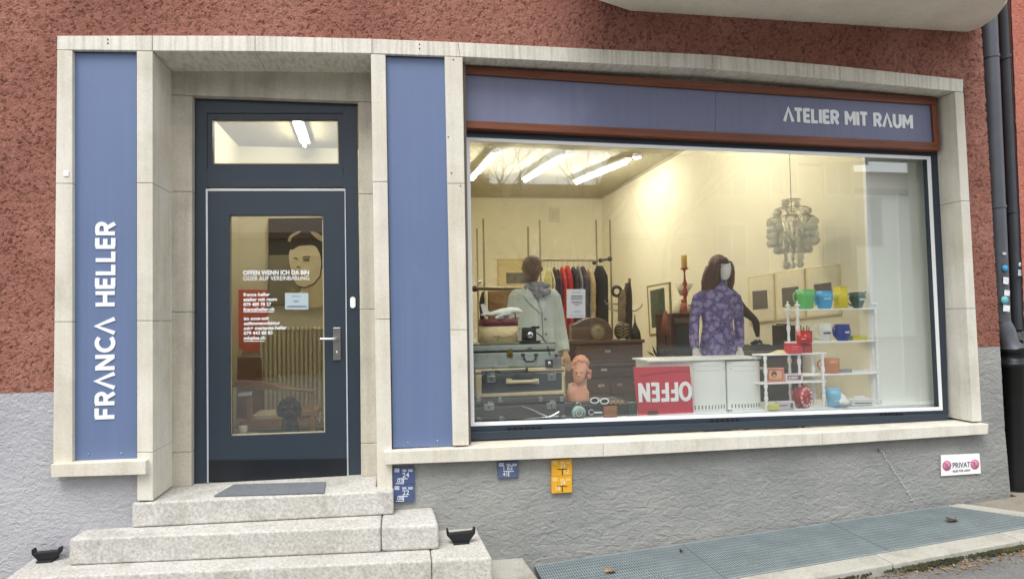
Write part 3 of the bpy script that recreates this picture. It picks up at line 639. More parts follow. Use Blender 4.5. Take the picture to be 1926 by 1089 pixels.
p = PY(663.5, 569, YD-.012); s = sx(YD, 660); D = MB()
D.prism([p+Vector((x*s, 0, z*s)) for x, z in arc(0, 6, 5, 5, 0, 180, 8)+arc(0, -6, 5, 5, 180, 360, 8)], (0, .012, 0)); D.build('bell_push', WHITE, B, .002)
YG = YD+.028
rx90 = (PI/2, 0, 0)
def dt(name, body, px, py, hpx, wpx=None, bold=.0, serif=0):
    o = PY(px, py, YG); sc = sx(YD, 520); size = hpx*sc/.69
    q = text_mesh(name, body, VINYL, leaf_, o, rx90, size, .0005, bold*size)
    if wpx: q.scale[0] = wpx*sc/max(1e-4, q.dimensions.x) if q.dimensions.x else 1
    return q
bpy.context.view_layer.update()
dt('lettering', 'OFFEN WENN ICH DA BIN', 457, 517, 8.5, 125, .03)
dt('lettering', 'ODER AUF VEREINBARUNG', 457, 527.5, 8.2, 125, .005)
for i, (tx, w) in enumerate((('franca heller', 50), ('atelier mit raum', 63), ('079 489 78 27', 52), ('francaheller.ch', 58))): dt('lettering', tx, 458, 557+i*9.3, 6.3, w, .03)
for i, (tx, w) in enumerate((('im sous-sol:', 47), ('seifenmanufaktur', 68), ('mh+ marianne heller', 81), ('079 443 88 83', 54), ('mhplus.ch', 40))): dt('lettering', tx, 458.5, 602+i*9.2, 6.3, w, .03)
MB().prism(rect(458, 586, 515, 587.2, YG), (0, .0008, 0)).build('underline', VINYL, leaf_); MB().prism(rect(458.5, 641, 498, 642.2, YG), (0, .0008, 0)).build('underline', VINYL, leaf_)
NT = thing('notice_card', tuple(PY(558, 582, YG)), 'small white notice card stuck inside the door glass', 'notice')
D = MB(); D.prism(rect(536, 551, 580, 582, YG+.012), (0, .001, 0)); D.build('card', mat('notice_paper', (226, 238, 250), .6, var=.01), NT)
D = MB()
for y, x0, x1 in ((557, 549, 566), (565, 551, 563), (567.5, 553, 561), (575, 540, 577), (577, 540, 577)): D.prism(rect(x0, y, x1, y+.9, YG+.0105), (0, .0008, 0))
D.build('text_lines', mat('notice_ink', (120, 140, 165), .6), NT)
# display window
YWN = .20
D = MB(); ringq(D, [(868, 229), (1768, 286), (1784, 780), (880, 814)], [(877, 259), (1749.5, 295), (1772.5, 771), (886.5, 801)], YWN, .08)
wf = D.build('window_frame', FRAME, B)
D = MB(); ringq(D, [(876, 258.5), (1750.5, 294.5), (1773.5, 771.5), (885.5, 801.5)], [(883.5, 265), (1744.5, 300.5), (1767.5, 765), (892.5, 794)], YWN-.004, .008)
D.build('white_edge', VINYL, wf, .001)
D = MB(); D.prism([PY(891, 796, .26), PY(1768, 766, .26), PY(1745, 298, .26), PY(882, 263, .26)], (0, .008, 0)); D.build('window_glass', GLASS, wf)
D = MB(); D.prism([PY(885, 828, YWN-.03), PY(1783, 790.5, YWN-.03), PY(1782, 778, YWN-.03), PY(885, 813, YWN-.03)], (0, .1, 0)); D.build('sill_profile', FRAME, wf, .003)
for x0, x1, yy in ((1335, 1392, 791.5), (952, 1020, 806.5), (1655, 1700, 779)):
    D = MB(); k = 6
    for i in range(k):
        a = x0+(x1-x0)*i/k; D.prism(rect(a+1.5, yy-2.6-(i*.35), a+(x1-x0)/k-1.5, yy+2.6-(i*.35), YWN-.004), (0, .008, 0))
    D.build('vent_slots', GASK, wf)
D = MB(); D.prism([PY(1333, 796, YWN-.003), PY(1394, 793.5, YWN-.003), PY(1394, 787, YWN-.003), PY(1333, 789.5, YWN-.003)], (0, .003, 0)); D.build('vent_plate', FRAME, wf)
# sheets stuck inside the window
def sheet_notice(x0, y0, x1, y1, Y, lab, lines):
    T = thing('notice_sheet', tuple(PY((x0+x1)/2, y1, Y)), lab, 'notice')
    D = MB(); D.prism(rect(x0, y0, x1, y1, Y), (0, .001, 0)); D.build('paper', mat('sheet_paper', (214, 212, 214), .6, var=.01), T)
    D = MB()
    for a, b, y, h_ in lines: D.prism(rect(a, y, b, y+h_, Y-.0015), (0, .0008, 0))
    D.build('text_lines', mat('sheet_ink', (105, 102, 108), .6), T)
sheet_notice(1066, 544, 1101, 598, .275, 'white printed A4 notice inside the shop window before the clothes', [(1077, 1092, 549.5, .8), (1074, 1096, 556, 1.2), (1074, 1096, 559.5, 1.2), (1074, 1096, 562.5, 1), (1075, 1095, 567.5, .9), (1075, 1095, 570, .9), (1080, 1090, 573.5, .8), (1078, 1092, 585.5, 1), (1070, 1098, 593, .5)])
for px, py in ((203, 75), (203, 82), (789, 84), (789, 92), (124, 327), (853, 113), (849, 326), (866, 350), (843, 258)):
    MB().lathe([(.001, 0), (.005, 0), (.005, .002), (.001, .002)], PY(px, py, -.0005), 10, 'Y').build('anchor_hole', mat('rust_hole', (84, 74, 62), .9), B)
MB().cbox(PY(124.5, 327, -.003), (.028, .006, .032)).build('screw_plate', WHITE, B, .002)
# ---------------- signs
def panel_sign(corn, Y, lab, m, name='sign_panel', text=None, text_args=None):
    q = [PY(*p, Y) for p in corn]                 # BL BR TR TL
    T = thing(name, tuple((q[0]+q[1])/2), lab, 'sign'); MB().prism(q, (0, .02, 0)).build('panel', m, T, .001)
    return T, q
T, q = panel_sign([(136.5, 868), (257.5, 867), (256.6, 97), (138.5, 97)], .035, 'tall blue sign panel left of the door with white vertical lettering FRANCA HELLER', PANEL)
D = MB(); lo = PY(215, 787, .034); hi = PY(216, 418, .034); ez = (hi-lo).normalized()
wl = PY(180, 600, .034); wr = PY(216, 600, .034); hgt = (wr.x-wl.x)
lettering(D, 'FRANCA HELLER', PY(215.5, 787, .034), ez, Vector((-1, 0, 0)), hgt, Vector((0, 1, 0)), .225, (hi-lo).length, .004); D.build('lettering', VINYL, T)
for px, py in ((166, 854), (228, 852)): MB().lathe([(.001, 0), (.005, 0), (.005, .003), (.001, .003)], PY(px, py, .033), 10, 'Y').build('screw', METAL, T)
D = MB(); D.prism([PY(138.5, 99.5, .03), PY(256.6, 99.5, .03), PY(256.6, 96.6, .03), PY(138.5, 96.6, .03)], (0, .004, 0)); D.build('top_rail', FRAMED, T)
T, q = panel_sign([(739, 842), (851.4, 839), (836.3, 107.5), (725.3, 104.5)], .035, 'tall plain blue panel between the door and the display window', PANEL)
D = MB(); D.prism([PY(725.3, 107, .03), PY(836.3, 110, .03), PY(836.3, 106.5, .03), PY(725.3, 103.5, .03)], (0, .004, 0)); D.build('top_rail', FRAMED, T)
for px, py in ((767, 832), (823, 829)): MB().lathe([(.001, 0), (.005, 0), (.005, .003), (.001, .003)], PY(px, py, .033), 10, 'Y').build('screw', METAL, T)
YS = .13
T = thing('fascia_sign', tuple(PY(1320, 256, YS)), 'long violet blue fascia sign in brown wood frame reading ATELIER MIT RAUM', 'sign')
D = MB(); D.prism([PY(876, 230, YS+.02), PY(1345, 258, YS+.02), PY(1345, 160, YS+.02), PY(876, 134, YS+.02)], (0, .02, 0)); D.build('panel', PANELF, T)
D = MB(); D.prism([PY(1345.6, 258, YS+.02), PY(1760, 284, YS+.02), PY(1758, 190, YS+.02), PY(1345.6, 160, YS+.02)], (0, .02, 0)); D.build('panel', PANELF, T)
O = [(871.5, 123.5), (1763, 184), (1768.5, 284), (871.5, 228)]
D = MB(); D.prism([PY(871.5, 139, YS), PY(1762.5, 198, YS), PY(1762.5, 184, YS), PY(871.5, 123.5, YS)], (0, .10, 0)); D.build('frame_rail', WOODF, T, .003)
D = MB(); D.prism([PY(871.5, 240.5, YS), PY(1768.5, 283.5, YS), PY(1768, 268.5, YS), PY(871.5, 226.5, YS)], (0, .10, 0)); D.build('frame_rail', WOODF, T, .003)
D = MB(); D.prism([PY(871.5, 226, YS), PY(876.5, 226.3, YS), PY(876.5, 139.5, YS), PY(871.5, 139.2, YS)], (0, .10, 0)); D.build('frame_stile', WOODV, T, .002)
D = MB(); D.prism([PY(1757.5, 268, YS), PY(1767.8, 268.3, YS), PY(1762.8, 198.5, YS), PY(1752.5, 197.5, YS)], (0, .10, 0)); D.build('frame_stile', WOODV, T, .002)
yl = YS+.019; lo = PY(1474, 228.5, yl); hi = PY(1716, 242.5, yl); ex = (hi-lo)
hh = PY(1600, 210, yl).z-PY(1600, 235.5, yl).z
D = MB(); lettering(D, 'ATELIER MIT RAUM', lo, ex.normalized(), Vector((0, 0, 1)), hh, Vector((0, 1, 0)), .235, ex.length, .004); D.build('lettering', VINYL, T)
# private parking sign
PSY = .012
T = thing('private_sign', tuple(PY(1806, 895, PSY)), 'small white PRIVAT sign with two red round symbols on the grey wall', 'sign')
cq = [PY(1770.5, 895, PSY), PY(1845, 890, PSY), PY(1842.5, 852.5, PSY), PY(1770, 855.5, PSY)]
MB().prism(cq, (0, .006, 0)).build('plate', WHITE, T, .001)
pink = mat('faded_red', (196, 92, 130), .5); ink = mat('sign_ink', (60, 62, 80), .5)
for px, py in ((1781, 875.5), (1833.5, 873)):
    c = PY(px, py, PSY-.001); s = sx(0, 1800); D = MB()
    D.lathe([(.001, 0), (8.2*s, 0), (8.2*s, .0012), (.001, .0012)], c+Vector((0, .0012, 0)), 24, 'Y'); D.build('symbol_disc', mat('pale_pink', (216, 150, 180), .5), T)
    D = MB(); D.ring(c-Vector((0, .0004, 0)), 7.6*s, .0022, 'Y', 24, 5); D.tube([c+Vector((-5*s, -.0014, 5*s)), c+Vector((5*s, -.0014, -5*s))], .0022, 5); D.build('symbol_ring', pink, T)
    D = MB()
    for a in (-.7, .25, 1.0): D.tube([c+Vector((-2*s*math.cos(a)-1.5*s, -.0012, 4*s*math.sin(a))), c+Vector((2.5*s*math.cos(a)-s, -.0012, 3*s+2*s*math.sin(a)))], .0022, 5)
    D.build('symbol_figure', pink, T)
sc = sx(0, 1800)
t1 = text_mesh('lettering', 'PRIVAT', ink, T, PY(1791.5, 880, PSY-.002), (PI/2, 0, 0), 12.5*sc, .0005, .02*sc, 1.05)
t2 = text_mesh('lettering', 'NUR FÜR ANW', ink, T, PY(1792, 888, PSY-.002), (PI/2, 0, 0), 5.2*sc, .0005, .0, .62)
bpy.context.view_layer.update()
for t_, w in ((t1, 33), (t2, 33)):
    t_.scale[0] *= w*sc/max(t_.dimensions.x, 1e-4); t_.rotation_euler[1] = -.0
# utility marker plates
def marker(x0, y0, x1, y1, col, lab, n, dark=False):
    Y = .004; T = thing('marker_plate', tuple(PY((x0+x1)/2, y1, Y)), lab, 'marker plate')
    wh = mat('marker_white', (214, 222, 232), .5, var=.06, vs=60); bk = mat('marker_black', (70, 56, 30), .5)
    for k in range(n):
        a = y0+(y1-y0)*k/n; b = y0+(y1-y0)*(k+1)/n
        D = MB(); pbox(D, x0, a+.3, x1, b-.3, Y, .02); D.build('tile', mat('marker_%d' % col[0], col, .45, var=.1, vs=40), T, .002)
        w = x1-x0; h = b-a
        D = MB()
        F_ = lambda u0, v0, u1, v1: D.prism(rect(x0+u0*w, a+v0*h, x0+u1*w, a+v1*h, Y-.001), (0, .0025, 0))
        F_(.05, .08, .28, .30); F_(.42, .14, .62, .27); F_(.70, .13, .92, .27)
        D.build('code_label', mat('marker_label', (178, 186, 200), .5, var=.3, vs=120) if not dark else mat('marker_label_y', (236, 196, 120), .5, var=.2, vs=120), T)
        D = MB(); st = bk if dark else wh
        if dark: F_(.28, .56, .76, .61); F_(.50, .61, .55, .93)
        elif n == 1: F_(.26, .56, .78, .61); F_(.50, .61, .55, .90)
        else: F_(.22, .64, .68, .69); F_(.12, .92, .50, .96); F_(.46, .69, .50, .92)
        D.build('bracket_line', st, T)
        D = MB()
        dig = mat('marker_digit_y', (244, 226, 180), .5) if dark else wh
        def num(tx, u, v, hh_):
            q_ = text_mesh('digits', tx, dig, T, PY(x0+u*w, a+v*h, Y-.0015), (PI/2, 0, 0), hh_*h*sz(0)/.7, .0006, .0004)
        if dark: num('24', .42, .50, .22); num(['12', '18'][k], [.58, .15][k], .86, .24)
        elif n == 1: num('1 62', .22, .52, .24); num('41', .24, .88, .22)
        else: num(['24', '22'][k], .42, .60, .26); num(['03', '08'][k], .18, .88, .22)
marker(740, 878, 779.5, 944, (72, 86, 128), 'blue double utility marker plate right beside the steps', 2)
marker(936.5, 867.5, 975, 899, (84, 98, 132), 'single small blue utility marker plate under the window sill', 1)
marker(1037.5, 863.5, 1076, 927, (226, 168, 44), 'yellow double utility marker plate on the grey wall', 2, True)
# salt-stained drip mark and its little hole below the sill
T = MB(); a = PY(1655, 846, .012); T.tube([a, a+Vector((0, .03, -.01))], .010, 8)
T.build('drain_spout', mat('lead_grey', (110, 120, 122), .5, .4), B)
D = MB(); rr = random.Random(5)
for i in range(46):
    k = i/45; px = 1659+(1722-1659)*k+rr.gauss(0, .7); py = 850+(948-850)*k+rr.gauss(0, 1)
    s = .0022+rr.random()*.0028; D.ball(PY(px, py, .016), (s*.8, .004, s*1.3), 6, 4)
D.build('lime_run', mat('lime_white', (205, 208, 205), .8), B)
# boot scrapers on the third step
def scraper(cx, y0, y1, lab):
    p = PZ(cx, y1, .69); s = sx(p.y, cx); T = thing('boot_scraper', (p.x, p.y, .69), lab, 'boot scraper', 'black boot scrapers beside the steps')
    W_ = 27*s; H = (y1-y0)*s; pr = [(-.47, 0), (.47, 0), (.98, .62), (1, 1), (.86, 1), (.80, .76), (-.80, .70), (-.86, 1), (-1, 1), (-.98, .62)]
    MB().prism([Vector((p.x+a*W_, p.y-.02, .69+b*H)) for a, b in pr], (0, .04, 0)).build('blade', IRON, T, .004)
    MB().cbox((p.x, p.y+.005, .696), (W_*1.1, .09, .012)).build('base_plate', IRON, T, .003)
scraper(89, 1027, 1054, 'black iron boot scraper on the left end of the step')
scraper(867, 993, 1020, 'black iron boot scraper on the right end of the step')
# doormat
mt_ = [PZ(x, y, zl+.002) for x, y in ((402, 934), (610, 928), (613, 908), (440, 913))]
D = MB(); D.prism([v+Vector((0, 0, .010)) for v in mt_], (0, 0, -.010)); tag(D.build('doormat', mat('doormat', (112, 116, 122), .95, var=.12, vs=40, bump=.003, bs=250), None, .003), 'flat grey doormat in front of the dark blue door', 'doormat')
# ================================================================== THINGS IN THE WINDOW
def simple(name, lab, cat, m, mb, group=None, bevel=0):
    o = mb.build(name, m, None, bevel); return tag(o, lab, cat, group)
LZ = 1.336                                        # top of the window ledge
def pc(r): return mat('p_%d_%d_%d' % r, r, .45, var=.08, vs=12)
BRASS = mat('brass', (150, 130, 80), .35, .9); CHROME = mat('chrome', (205, 208, 210), .22, 1.0); BLACK = mat('black_plastic', (22, 22, 24), .45); 
# --- suitcases ----------------------------------------------------
def suitcase(x0, y0, x1, y1, Y, dep, zb, zt_, body, lab, lid_frac=.72, trim=None, r=.025):
    l = PY(x0, (y0+y1)/2, Y).x; rr_ = PY(x1, (y0+y1)/2, Y).x
    T = thing('suitcase', ((l+rr_)/2, Y+dep/2, zb), lab, 'suitcase', 'stacked vintage suitcases')
    zl_ = zb+(zt_-zb)*lid_frac
    for nm, a, b in (('case_body', zb, zl_-.002), ('case_lid', zl_+.002, zt_)):
        w, d, h = rr_-l, dep, b-a
        MB().cbox(((l+rr_)/2, Y+dep/2, (a+b)/2), (w, d, h)).build(nm, body, T, min(.018, h*.3), 4)
    MB().cbox(((l+rr_)/2, Y+dep/2, zl_), (rr_-l-.006, dep-.004, .007)).build('seam', GASK, T)
    return T, l, rr_, zl_
z3 = LZ; z2 = PY(970, 747, .32).z; z1 = PY(970, 692.5, .34).z; z0 = PY(970, 646, .36).z
fab = mat('charcoal_leather', (66, 62, 60), .6, var=.14, vs=14, bump=.0006, bs=120)
T, l, r_, zl_ = suitcase(889, 747, 1064, 793, .32, .42, z3, z2-.001, fab, 'dark grey leather suitcase with silver locks, bottom of the stack', .70)
def lock(T, px, py, w, h, Y, m=CHROME, hasp=True):
    D = MB(); pbox(D, px-w/2, py-h/2, px+w/2, py+h/2, Y-.006, .008); k = D.build('lock', m, T, .002)
    D = MB(); D.lathe([(.001, 0), (.006, 0), (.005, .004), (.001, .004)], PY(px, py, Y-.006), 12, 'Y'); D.build('lock_knob', GASK, k)
    if hasp: D = MB(); pbox(D, px-w*.25+2, py-h/2-5, px+w*.3+2, py-h/2+1, Y-.004, .006); D.build('hasp', m, k, .001)
lock(T, 920, 766, 20, 12, .32); lock(T, 1037, 763, 18, 12, .32)
for px, py in ((900, 751), (941, 751), (1017, 750), (1057, 750), (900, 789), (943, 787), (1060, 785)):
    D = MB(); pbox(D, px-4, py-4, px+4, py+5, .316, .012); D.build('corner_stud', CHROME, T, .002)
for px, py in ((953, 768), (961, 771), (1004, 767)):
    D = MB(); D.ball(PY(px, py, .318), .004, 8, 6); D.build('rivet', CHROME, T)
cream = mat('cream_leather', (206, 190, 152), .55, var=.08, vs=10); slate = mat('slate_fabric', (60, 66, 70), .6, var=.08, vs=20, bump=.0003, bs=400)
T, l, r_, zl_ = suitcase(893, 692, 1063, 747, .34, .40, z2, z1-.001, cream, 'black suitcase with wide cream trim and handle, middle of the stack', .86)
D = MB(); q = [PY(x, y, .335) for x, y in ((906, 740), (1057, 733), (1057, 700), (906, 704))]; D.prism(q, (0, .008, 0)); D.build('front_panel', slate, T, .004)
D = MB(); pbox(D, 905, 696, 990, 700, .332, .01); D.build('lid_strip', slate, T)
lock(T, 924, 713, 16, 12, .335); lock(T, 1038, 709, 16, 12, .335)
D = MB(); D.tube([PY(956, 719, .325), PY(962, 718.5, .312), PY(985, 717.5, .308), PY(1004, 717, .312), PY(1010, 716.5, .325)], [.012, .014, .012, .014, .012], 10); D.build('handle', cream, T)
for px in (957, 1008):
    D = MB(); pbox(D, px-5, 712, px+6, 722, .328, .01); D.build('handle_mount', cream, T, .003)
D = MB(); pbox(D, 989, 692, 993, 700, .330, .012); D.build('strap', GASK, T)
gsg = mat('grey_green_shell', (150, 158, 152), .5, var=.05, vs=8)
T, l, r_, zl_ = suitcase(887, 646, 1046, 692, .36, .38, z1, z0, gsg, 'grey green hard suitcase, top of the stack', .68)
lock(T, 959, 667, 11, 12, .36, BRASS)
D = MB(); D.tube([PY(984, 668, .357), PY(987, 676, .335), PY(990, 680, .33), PY(1003, 680, .33), PY(1007, 676, .335), PY(1009, 667, .357)], .0075, 8); D.build('handle', GASK, T)
for px in (984, 1009):
    D = MB(); pbox(D, px-4, 665, px+3, 670, .352, .01); D.build('handle_mount', GASK, T, .002)
D = MB(); pbox(D, 992, 654, 1000, 656, .357, .004); D.build('name_plate', GASK, T)
D = MB(); D.cbox(((l+r_)/2, .36+.19, z0-.004), (r_-l-.004, .377, .006)); D.build('lid_edge', GASK, T)
# hat box with burgundy lid
Y = .42; a = PY(905, 645, Y); b = PY(979, 645, Y); cx = (a.x+b.x)/2; rad = (b.x-a.x)/2; zt1 = PY(940, 612, Y).z; zt0 = PY(940, 600, Y).z
T = thing('hat_box', (cx, Y+rad, z0), 'round cream hat box with burgundy lid on the top suitcase', 'hat box')
MB().loft([(cx, Y+rad*.8, z0+.001, rad, rad*.75, 2.6), (cx, Y+rad*.8, zt1, rad, rad*.75, 2.6)], 40).build('box_body', mat('cream_card', (222, 200, 156), .6, var=.05, vs=6), T)
MB().loft([(cx, Y+rad*.8, zt1-.004, rad*1.02, rad*.77, 2.6), (cx, Y+rad*.8, zt0, rad*1.02, rad*.77, 2.6)], 40).build('box_lid', mat('burgundy', (116, 50, 58), .5, var=.08, vs=8), T)
D = MB(); yy = Y+rad*.05-.004; bb = mat('brown_script', (110, 76, 50), .6)
scr = [(927, 635), (933, 633.5), (940, 632), (937, 636), (934, 641), (938, 637), (942, 634), (945, 637.5), (948, 634.5), (951, 637), (953, 633), (955, 636), (958, 632.5), (962, 634), (966, 630)]
D.tube([PY(x, y-.5, yy) for x, y in scr], .0022, 5); D.build('script_lettering', bb, T)
D = MB(); D.tube([PY(x, y, yy+.004) for x, y in ((967, 628), (972, 625), (976, 621), (978, 618))], .0018, 5); D.build('script_swash', bb, T)
# model airplane
Y = .50; T = thing('model_airplane', tuple(PY(945, 600, Y)), 'white model jet airplane on a small dark stand on the hat box', 'model airplane')
wp = mat('model_white', (232, 234, 230), .35, var=.01)
def A_(x, y, dy=0): return PY(x, y, Y+dy)
s = sx(Y, 945)
MB().tube([A_(905, 592), A_(915, 592), A_(926, 590.5), A_(945, 586), A_(962, 584), A_(972, 583.8), A_(979, 585.5), A_(983, 587)], [1.2*s, 3.2*s, 4.8*s, 6*s, 6*s, 5.2*s, 3.4*s, .6*s], 14).build('fuselage', wp, T)
MB().prism([A_(909, 592, -.004), A_(922, 589, -.004), A_(911, 571.5, -.004), A_(904, 572.5, -.004)], (0, .009, 0)).build('tail_fin', wp, T, .001)
MB().prism([A_(910, 594), A_(922, 593), A_(917, 591, -.08), A_(911, 593, -.08)], (0, 0, .004)).build('tailplane', wp, T)
MB().prism([A_(910, 592), A_(922, 591), A_(917, 591, .08), A_(911, 591, .08)], (0, 0, .004)).build('tailplane', wp, T)
MB().prism([A_(944, 592), A_(966, 589), A_(942, 594, -.12), A_(934, 595, -.12)], (0, 0, .005)).build('wing', wp, T)
MB().prism([A_(944, 589), A_(966, 587), A_(942, 586, .14), A_(934, 587, .14)], (0, 0, .005)).build('wing', wp, T)
MB().tube([A_(932, 598, -.06), A_(938, 597.5, -.06), A_(948, 597, -.06)], [2*s, 3.6*s, 3*s], 12).build('engine', wp, T)
MB().tube([A_(944, 596, .02), A_(950, 595, .02), A_(957, 595, .02)], [2*s, 3.4*s, 3*s], 12).build('engine', wp, T)
D = MB(); D.tube([A_(968, 588), A_(970, 601)], .004, 8); D.lathe([(.03, 0), (.028, .006)], Vector((A_(970, 601).x, Y, zt0+.001)), 20); D.build('stand', GASK, T)
# folding camera and silver camera
Y = .40; T = thing('camera', tuple(PY(998, 645, Y)), 'black folding camera with strap on the top suitcase', 'camera', 'old cameras')
D = MB(); pbox(D, 983, 616, 1009, 644, Y, .05); D.build('camera_body', BLACK, T, .004)
D = MB(); pbox(D, 979, 641, 1017, 645, Y-.04, .09); D.build('bed', BLACK, T, .002)
D = MB(); pbox(D, 1000, 613.5, 1015, 618, Y-.01, .03); D.build('viewfinder', BLACK, T, .002)
D = MB(); D.lathe([(.001, 0), (.028, 0), (.022, .03), (.012, .034), (.001, .034)], PY(996, 630, Y-.034), 20, 'Y'); D.build('lens', CHROME, T)
D = MB(); D.tube([PY(1009, 626, Y-.01), PY(1018, 632, Y-.02), PY(1026, 642, Y-.02), PY(1031, 655, Y-.045), PY(1035, 668, Y-.05)], .004, 6); D.build('strap', BLACK, T)
Y = .33; T = thing('camera', tuple(PY(1045, 692, Y)), 'small silver and black camera in front of the grey green suitcase', 'camera', 'old cameras')
D = MB(); pbox(D, 1027, 676, 1056, 691.5, Y, .03); D.build('camera_body', BLACK, T, .003)
D = MB(); pbox(D, 1040, 672, 1056, 691, Y-.006, .02); D.build('front_plate', CHROME, T, .002)
D = MB(); D.lathe([(.001, 0), (.014, 0), (.012, .014), (.001, .014)], PY(1033, 683, Y-.014), 16, 'Y'); D.build('lens', CHROME, T)
D = MB(); pbox(D, 1044, 666, 1049, 673, Y, .012); D.build('accessory_shoe', BLACK, T)
# silver ladle and cutlery
T = MB(); Y = .29
T.tube([PY(981, 763, Y), PY(1000, 770, Y), PY(1017, 778, Y), PY(1030, 783.5, Y)], [.004, .005, .007, .010], 8)
T.ball(PY(1041, 783, Y), (.045, .018, .014), 14, 8)
simple('ladle', 'long silver ladle leaning against the bottom suitcase', 'ladle', CHROME, T)
T = MB(); T.tube([PY(985, 788, .28), PY(1012, 786, .28), PY(1035, 784, .28), PY(1052, 775, .28)], [.003, .005, .006, .012], 8)
simple('spatula', 'silver server with raised blade lying before the suitcases', 'cutlery', CHROME, T)
# --- bust ------------------------------------------------------------
TER = mat('terracotta', (222, 160, 130), .75, var=.1, vs=9, bump=.0012, bs=60)
Y = .50; s = sx(Y, 1088); c0 = PY(1092, 755, Y); T = thing('bust', (c0.x, Y, c0.z), 'terracotta bust of a curly haired head on the black case', 'bust')
P_ = lambda x, y, dy=0: PY(x, y, Y+dy)
D = MB()
def ring_at(x, y, rx, ry, dy=0, pw=2): p = P_(x, y, dy); return (p.x, p.y, p.z, rx*s, ry*s, pw)
D.loft([ring_at(1087, 757, 20, 12), ring_at(1087, 748, 21, 13), ring_at(1087, 738, 21, 12), ring_at(1087, 731, 17, 11), ring_at(1088, 725, 11, 10), ring_at(1089, 716, 9.5, 10), ring_at(1090, 706, 10, 10)], 24)
D.loft([ring_at(1088, 720, 4, 5, -.035), ring_at(1088, 717, 7.5, 9, -.028), ring_at(1089, 711, 10.5, 12.5, -.018), ring_at(1090, 704, 12, 14, -.012), ring_at(1091, 697, 12.6, 15, -.008), ring_at(1092, 689, 13, 15, 0), ring_at(1092, 680, 11, 13), ring_at(1092, 674, 5, 6)], 24)
D.tube([P_(1089, 698, -.070), P_(1088.5, 703, -.078), P_(1088, 708, -.088)], [1.6*s, 2.0*s, 2.6*s], 8)
D.ball(P_(1088, 712.5, -.074), (4.2*s, 3*s, 1.3*s), 10, 6); D.ball(P_(1088, 715.5, -.070), (3.4*s, 3*s, 1.2*s), 10, 6); D.ball(P_(1088, 719, -.055), (4*s, 3.4*s, 2.6*s), 10, 6)
D.tube([P_(1080, 699, -.058), P_(1084, 697, -.070), P_(1087, 699, -.070)], 1.5*s, 8); D.tube([P_(1091, 699, -.070), P_(1095, 697.5, -.068), P_(1099, 700, -.052)], 1.5*s, 8)
remesh(D, 'figure', TER, T, .0032, 1)
D = MB(); rr = random.Random(2)
for i in range(150):
    a = rr.random()*2*PI; z = rr.uniform(-.35, 1.0); r = math.sqrt(max(0, 1-max(z, 0)**2)); x = math.cos(a)*r; yv = math.sin(a)*r
    if yv < -.30 and z < .42: continue
    D.ball(P_(1092, 688)+Vector((x*14.5*s, yv*14*s, z*17*s)), 3.1*s*(.7+.6*rr.random()), 7, 5)
for i in range(14): D.ball(P_(1107+rr.uniform(-3, 3), 704+rr.uniform(-8, 7), rr.uniform(-.02, .04)), 3.2*s, 7, 5)
remesh(D, 'hair', TER, T, .0032, 0)
D = MB()
for x, y in ((1084, 701), (1095, 701.5)): D.ball(P_(x, y, -.066), (2.4*s, 1.6*s, .8*s), 8, 6)
D.build('eyes', mat('terracotta_shadow', (186, 122, 96), .8), T)
D = MB(); D.prism([P_(1065, 757, .07), P_(1082, 757, .07), P_(1078, 720, .07), P_(1070, 722, .07)], (0, .02, 0)); D.prism([P_(1088, 745, .09), P_(1104, 748, .09), P_(1104, 712, .09), P_(1096, 716, .09)], (0, .02, 0))
simple('white_cloth', 'white folded cloth standing behind the terracotta bust', 'cloth', mat('linen', (226, 222, 210), .8), D)
# black case, clock, sunglasses...
Y = .36; T = thing('instrument_case', tuple(PY(1118, 785, Y)), 'flat black case with white marks under the bust', 'case')
l = PY(1060, 770, Y).x; r_ = PY(1180, 770, Y).x; zc = PY(1110, 757, Y).z
MB().cbox(((l+r_)/2, Y+.15, (LZ+zc)/2), (r_-l, .30, zc-LZ)).build('case_body', mat('black_case', (38, 38, 40), .5, var=.2, vs=10), T, .012, 3)
D = MB(); D.cbox(((l+r_)/2, Y+.145, zc-.02), (r_-l+.003, .30, .004)); D.build('lid_seam', mat('grey_seam', (120, 118, 112), .5), T)
D = MB(); D.ring(PY(1112, 775, Y-.003), 4.5*sx(Y), .0025, 'Y', 16, 5, .6, 5.6); D.prism(rect(1117, 774, 1133, 777, Y-.003), (0, .002, 0)); D.build('white_mark', WHITE, T)
mint = mat('mint_enamel', (168, 200, 190), .35); Y = .31; c = PY(1089.5, 776.5, Y); s = sx(Y, 1090)
T = thing('alarm_clock', tuple(PY(1089, 789, Y)), 'mint green round alarm clock at the window edge', 'alarm clock')
MB().lathe([(.001, 0), (10*s, 0), (12.5*s, .008), (12.5*s, .04), (.001, .04)], c+Vector((0, .04, 0)), 28, Matrix.Rotation(PI/2, 3, 'X')).build('clock_case', mint, T)
MB().lathe([(.001, 0), (9*s, 0), (9*s, .002), (.001, .002)], c+Vector((0, .001, 0)), 24, 'Y').build('dial', mat('dial_green', (120, 140, 130), .4), T)
MB().ring(c+Vector((0, -.001, 0)), 6*s, .002, 'Y', 20, 5).build('inner_ring', WHITE, T)
D = MB(); D.ring(c+Vector((0, .02, 13*s)), 5*s, .003, 'Y', 14, 5, 0, PI); D.build('bell_handle', CHROME, T)
for k in (-1, 1): MB().ball(c+Vector((k*9*s, .02, -11*s)), .006, 8, 6).build('foot', CHROME, T)
Y = .34; T = thing('sunglasses', tuple(PY(1127, 757, Y)), 'white framed sunglasses on the black case', 'sunglasses'); s = sx(Y, 1127)
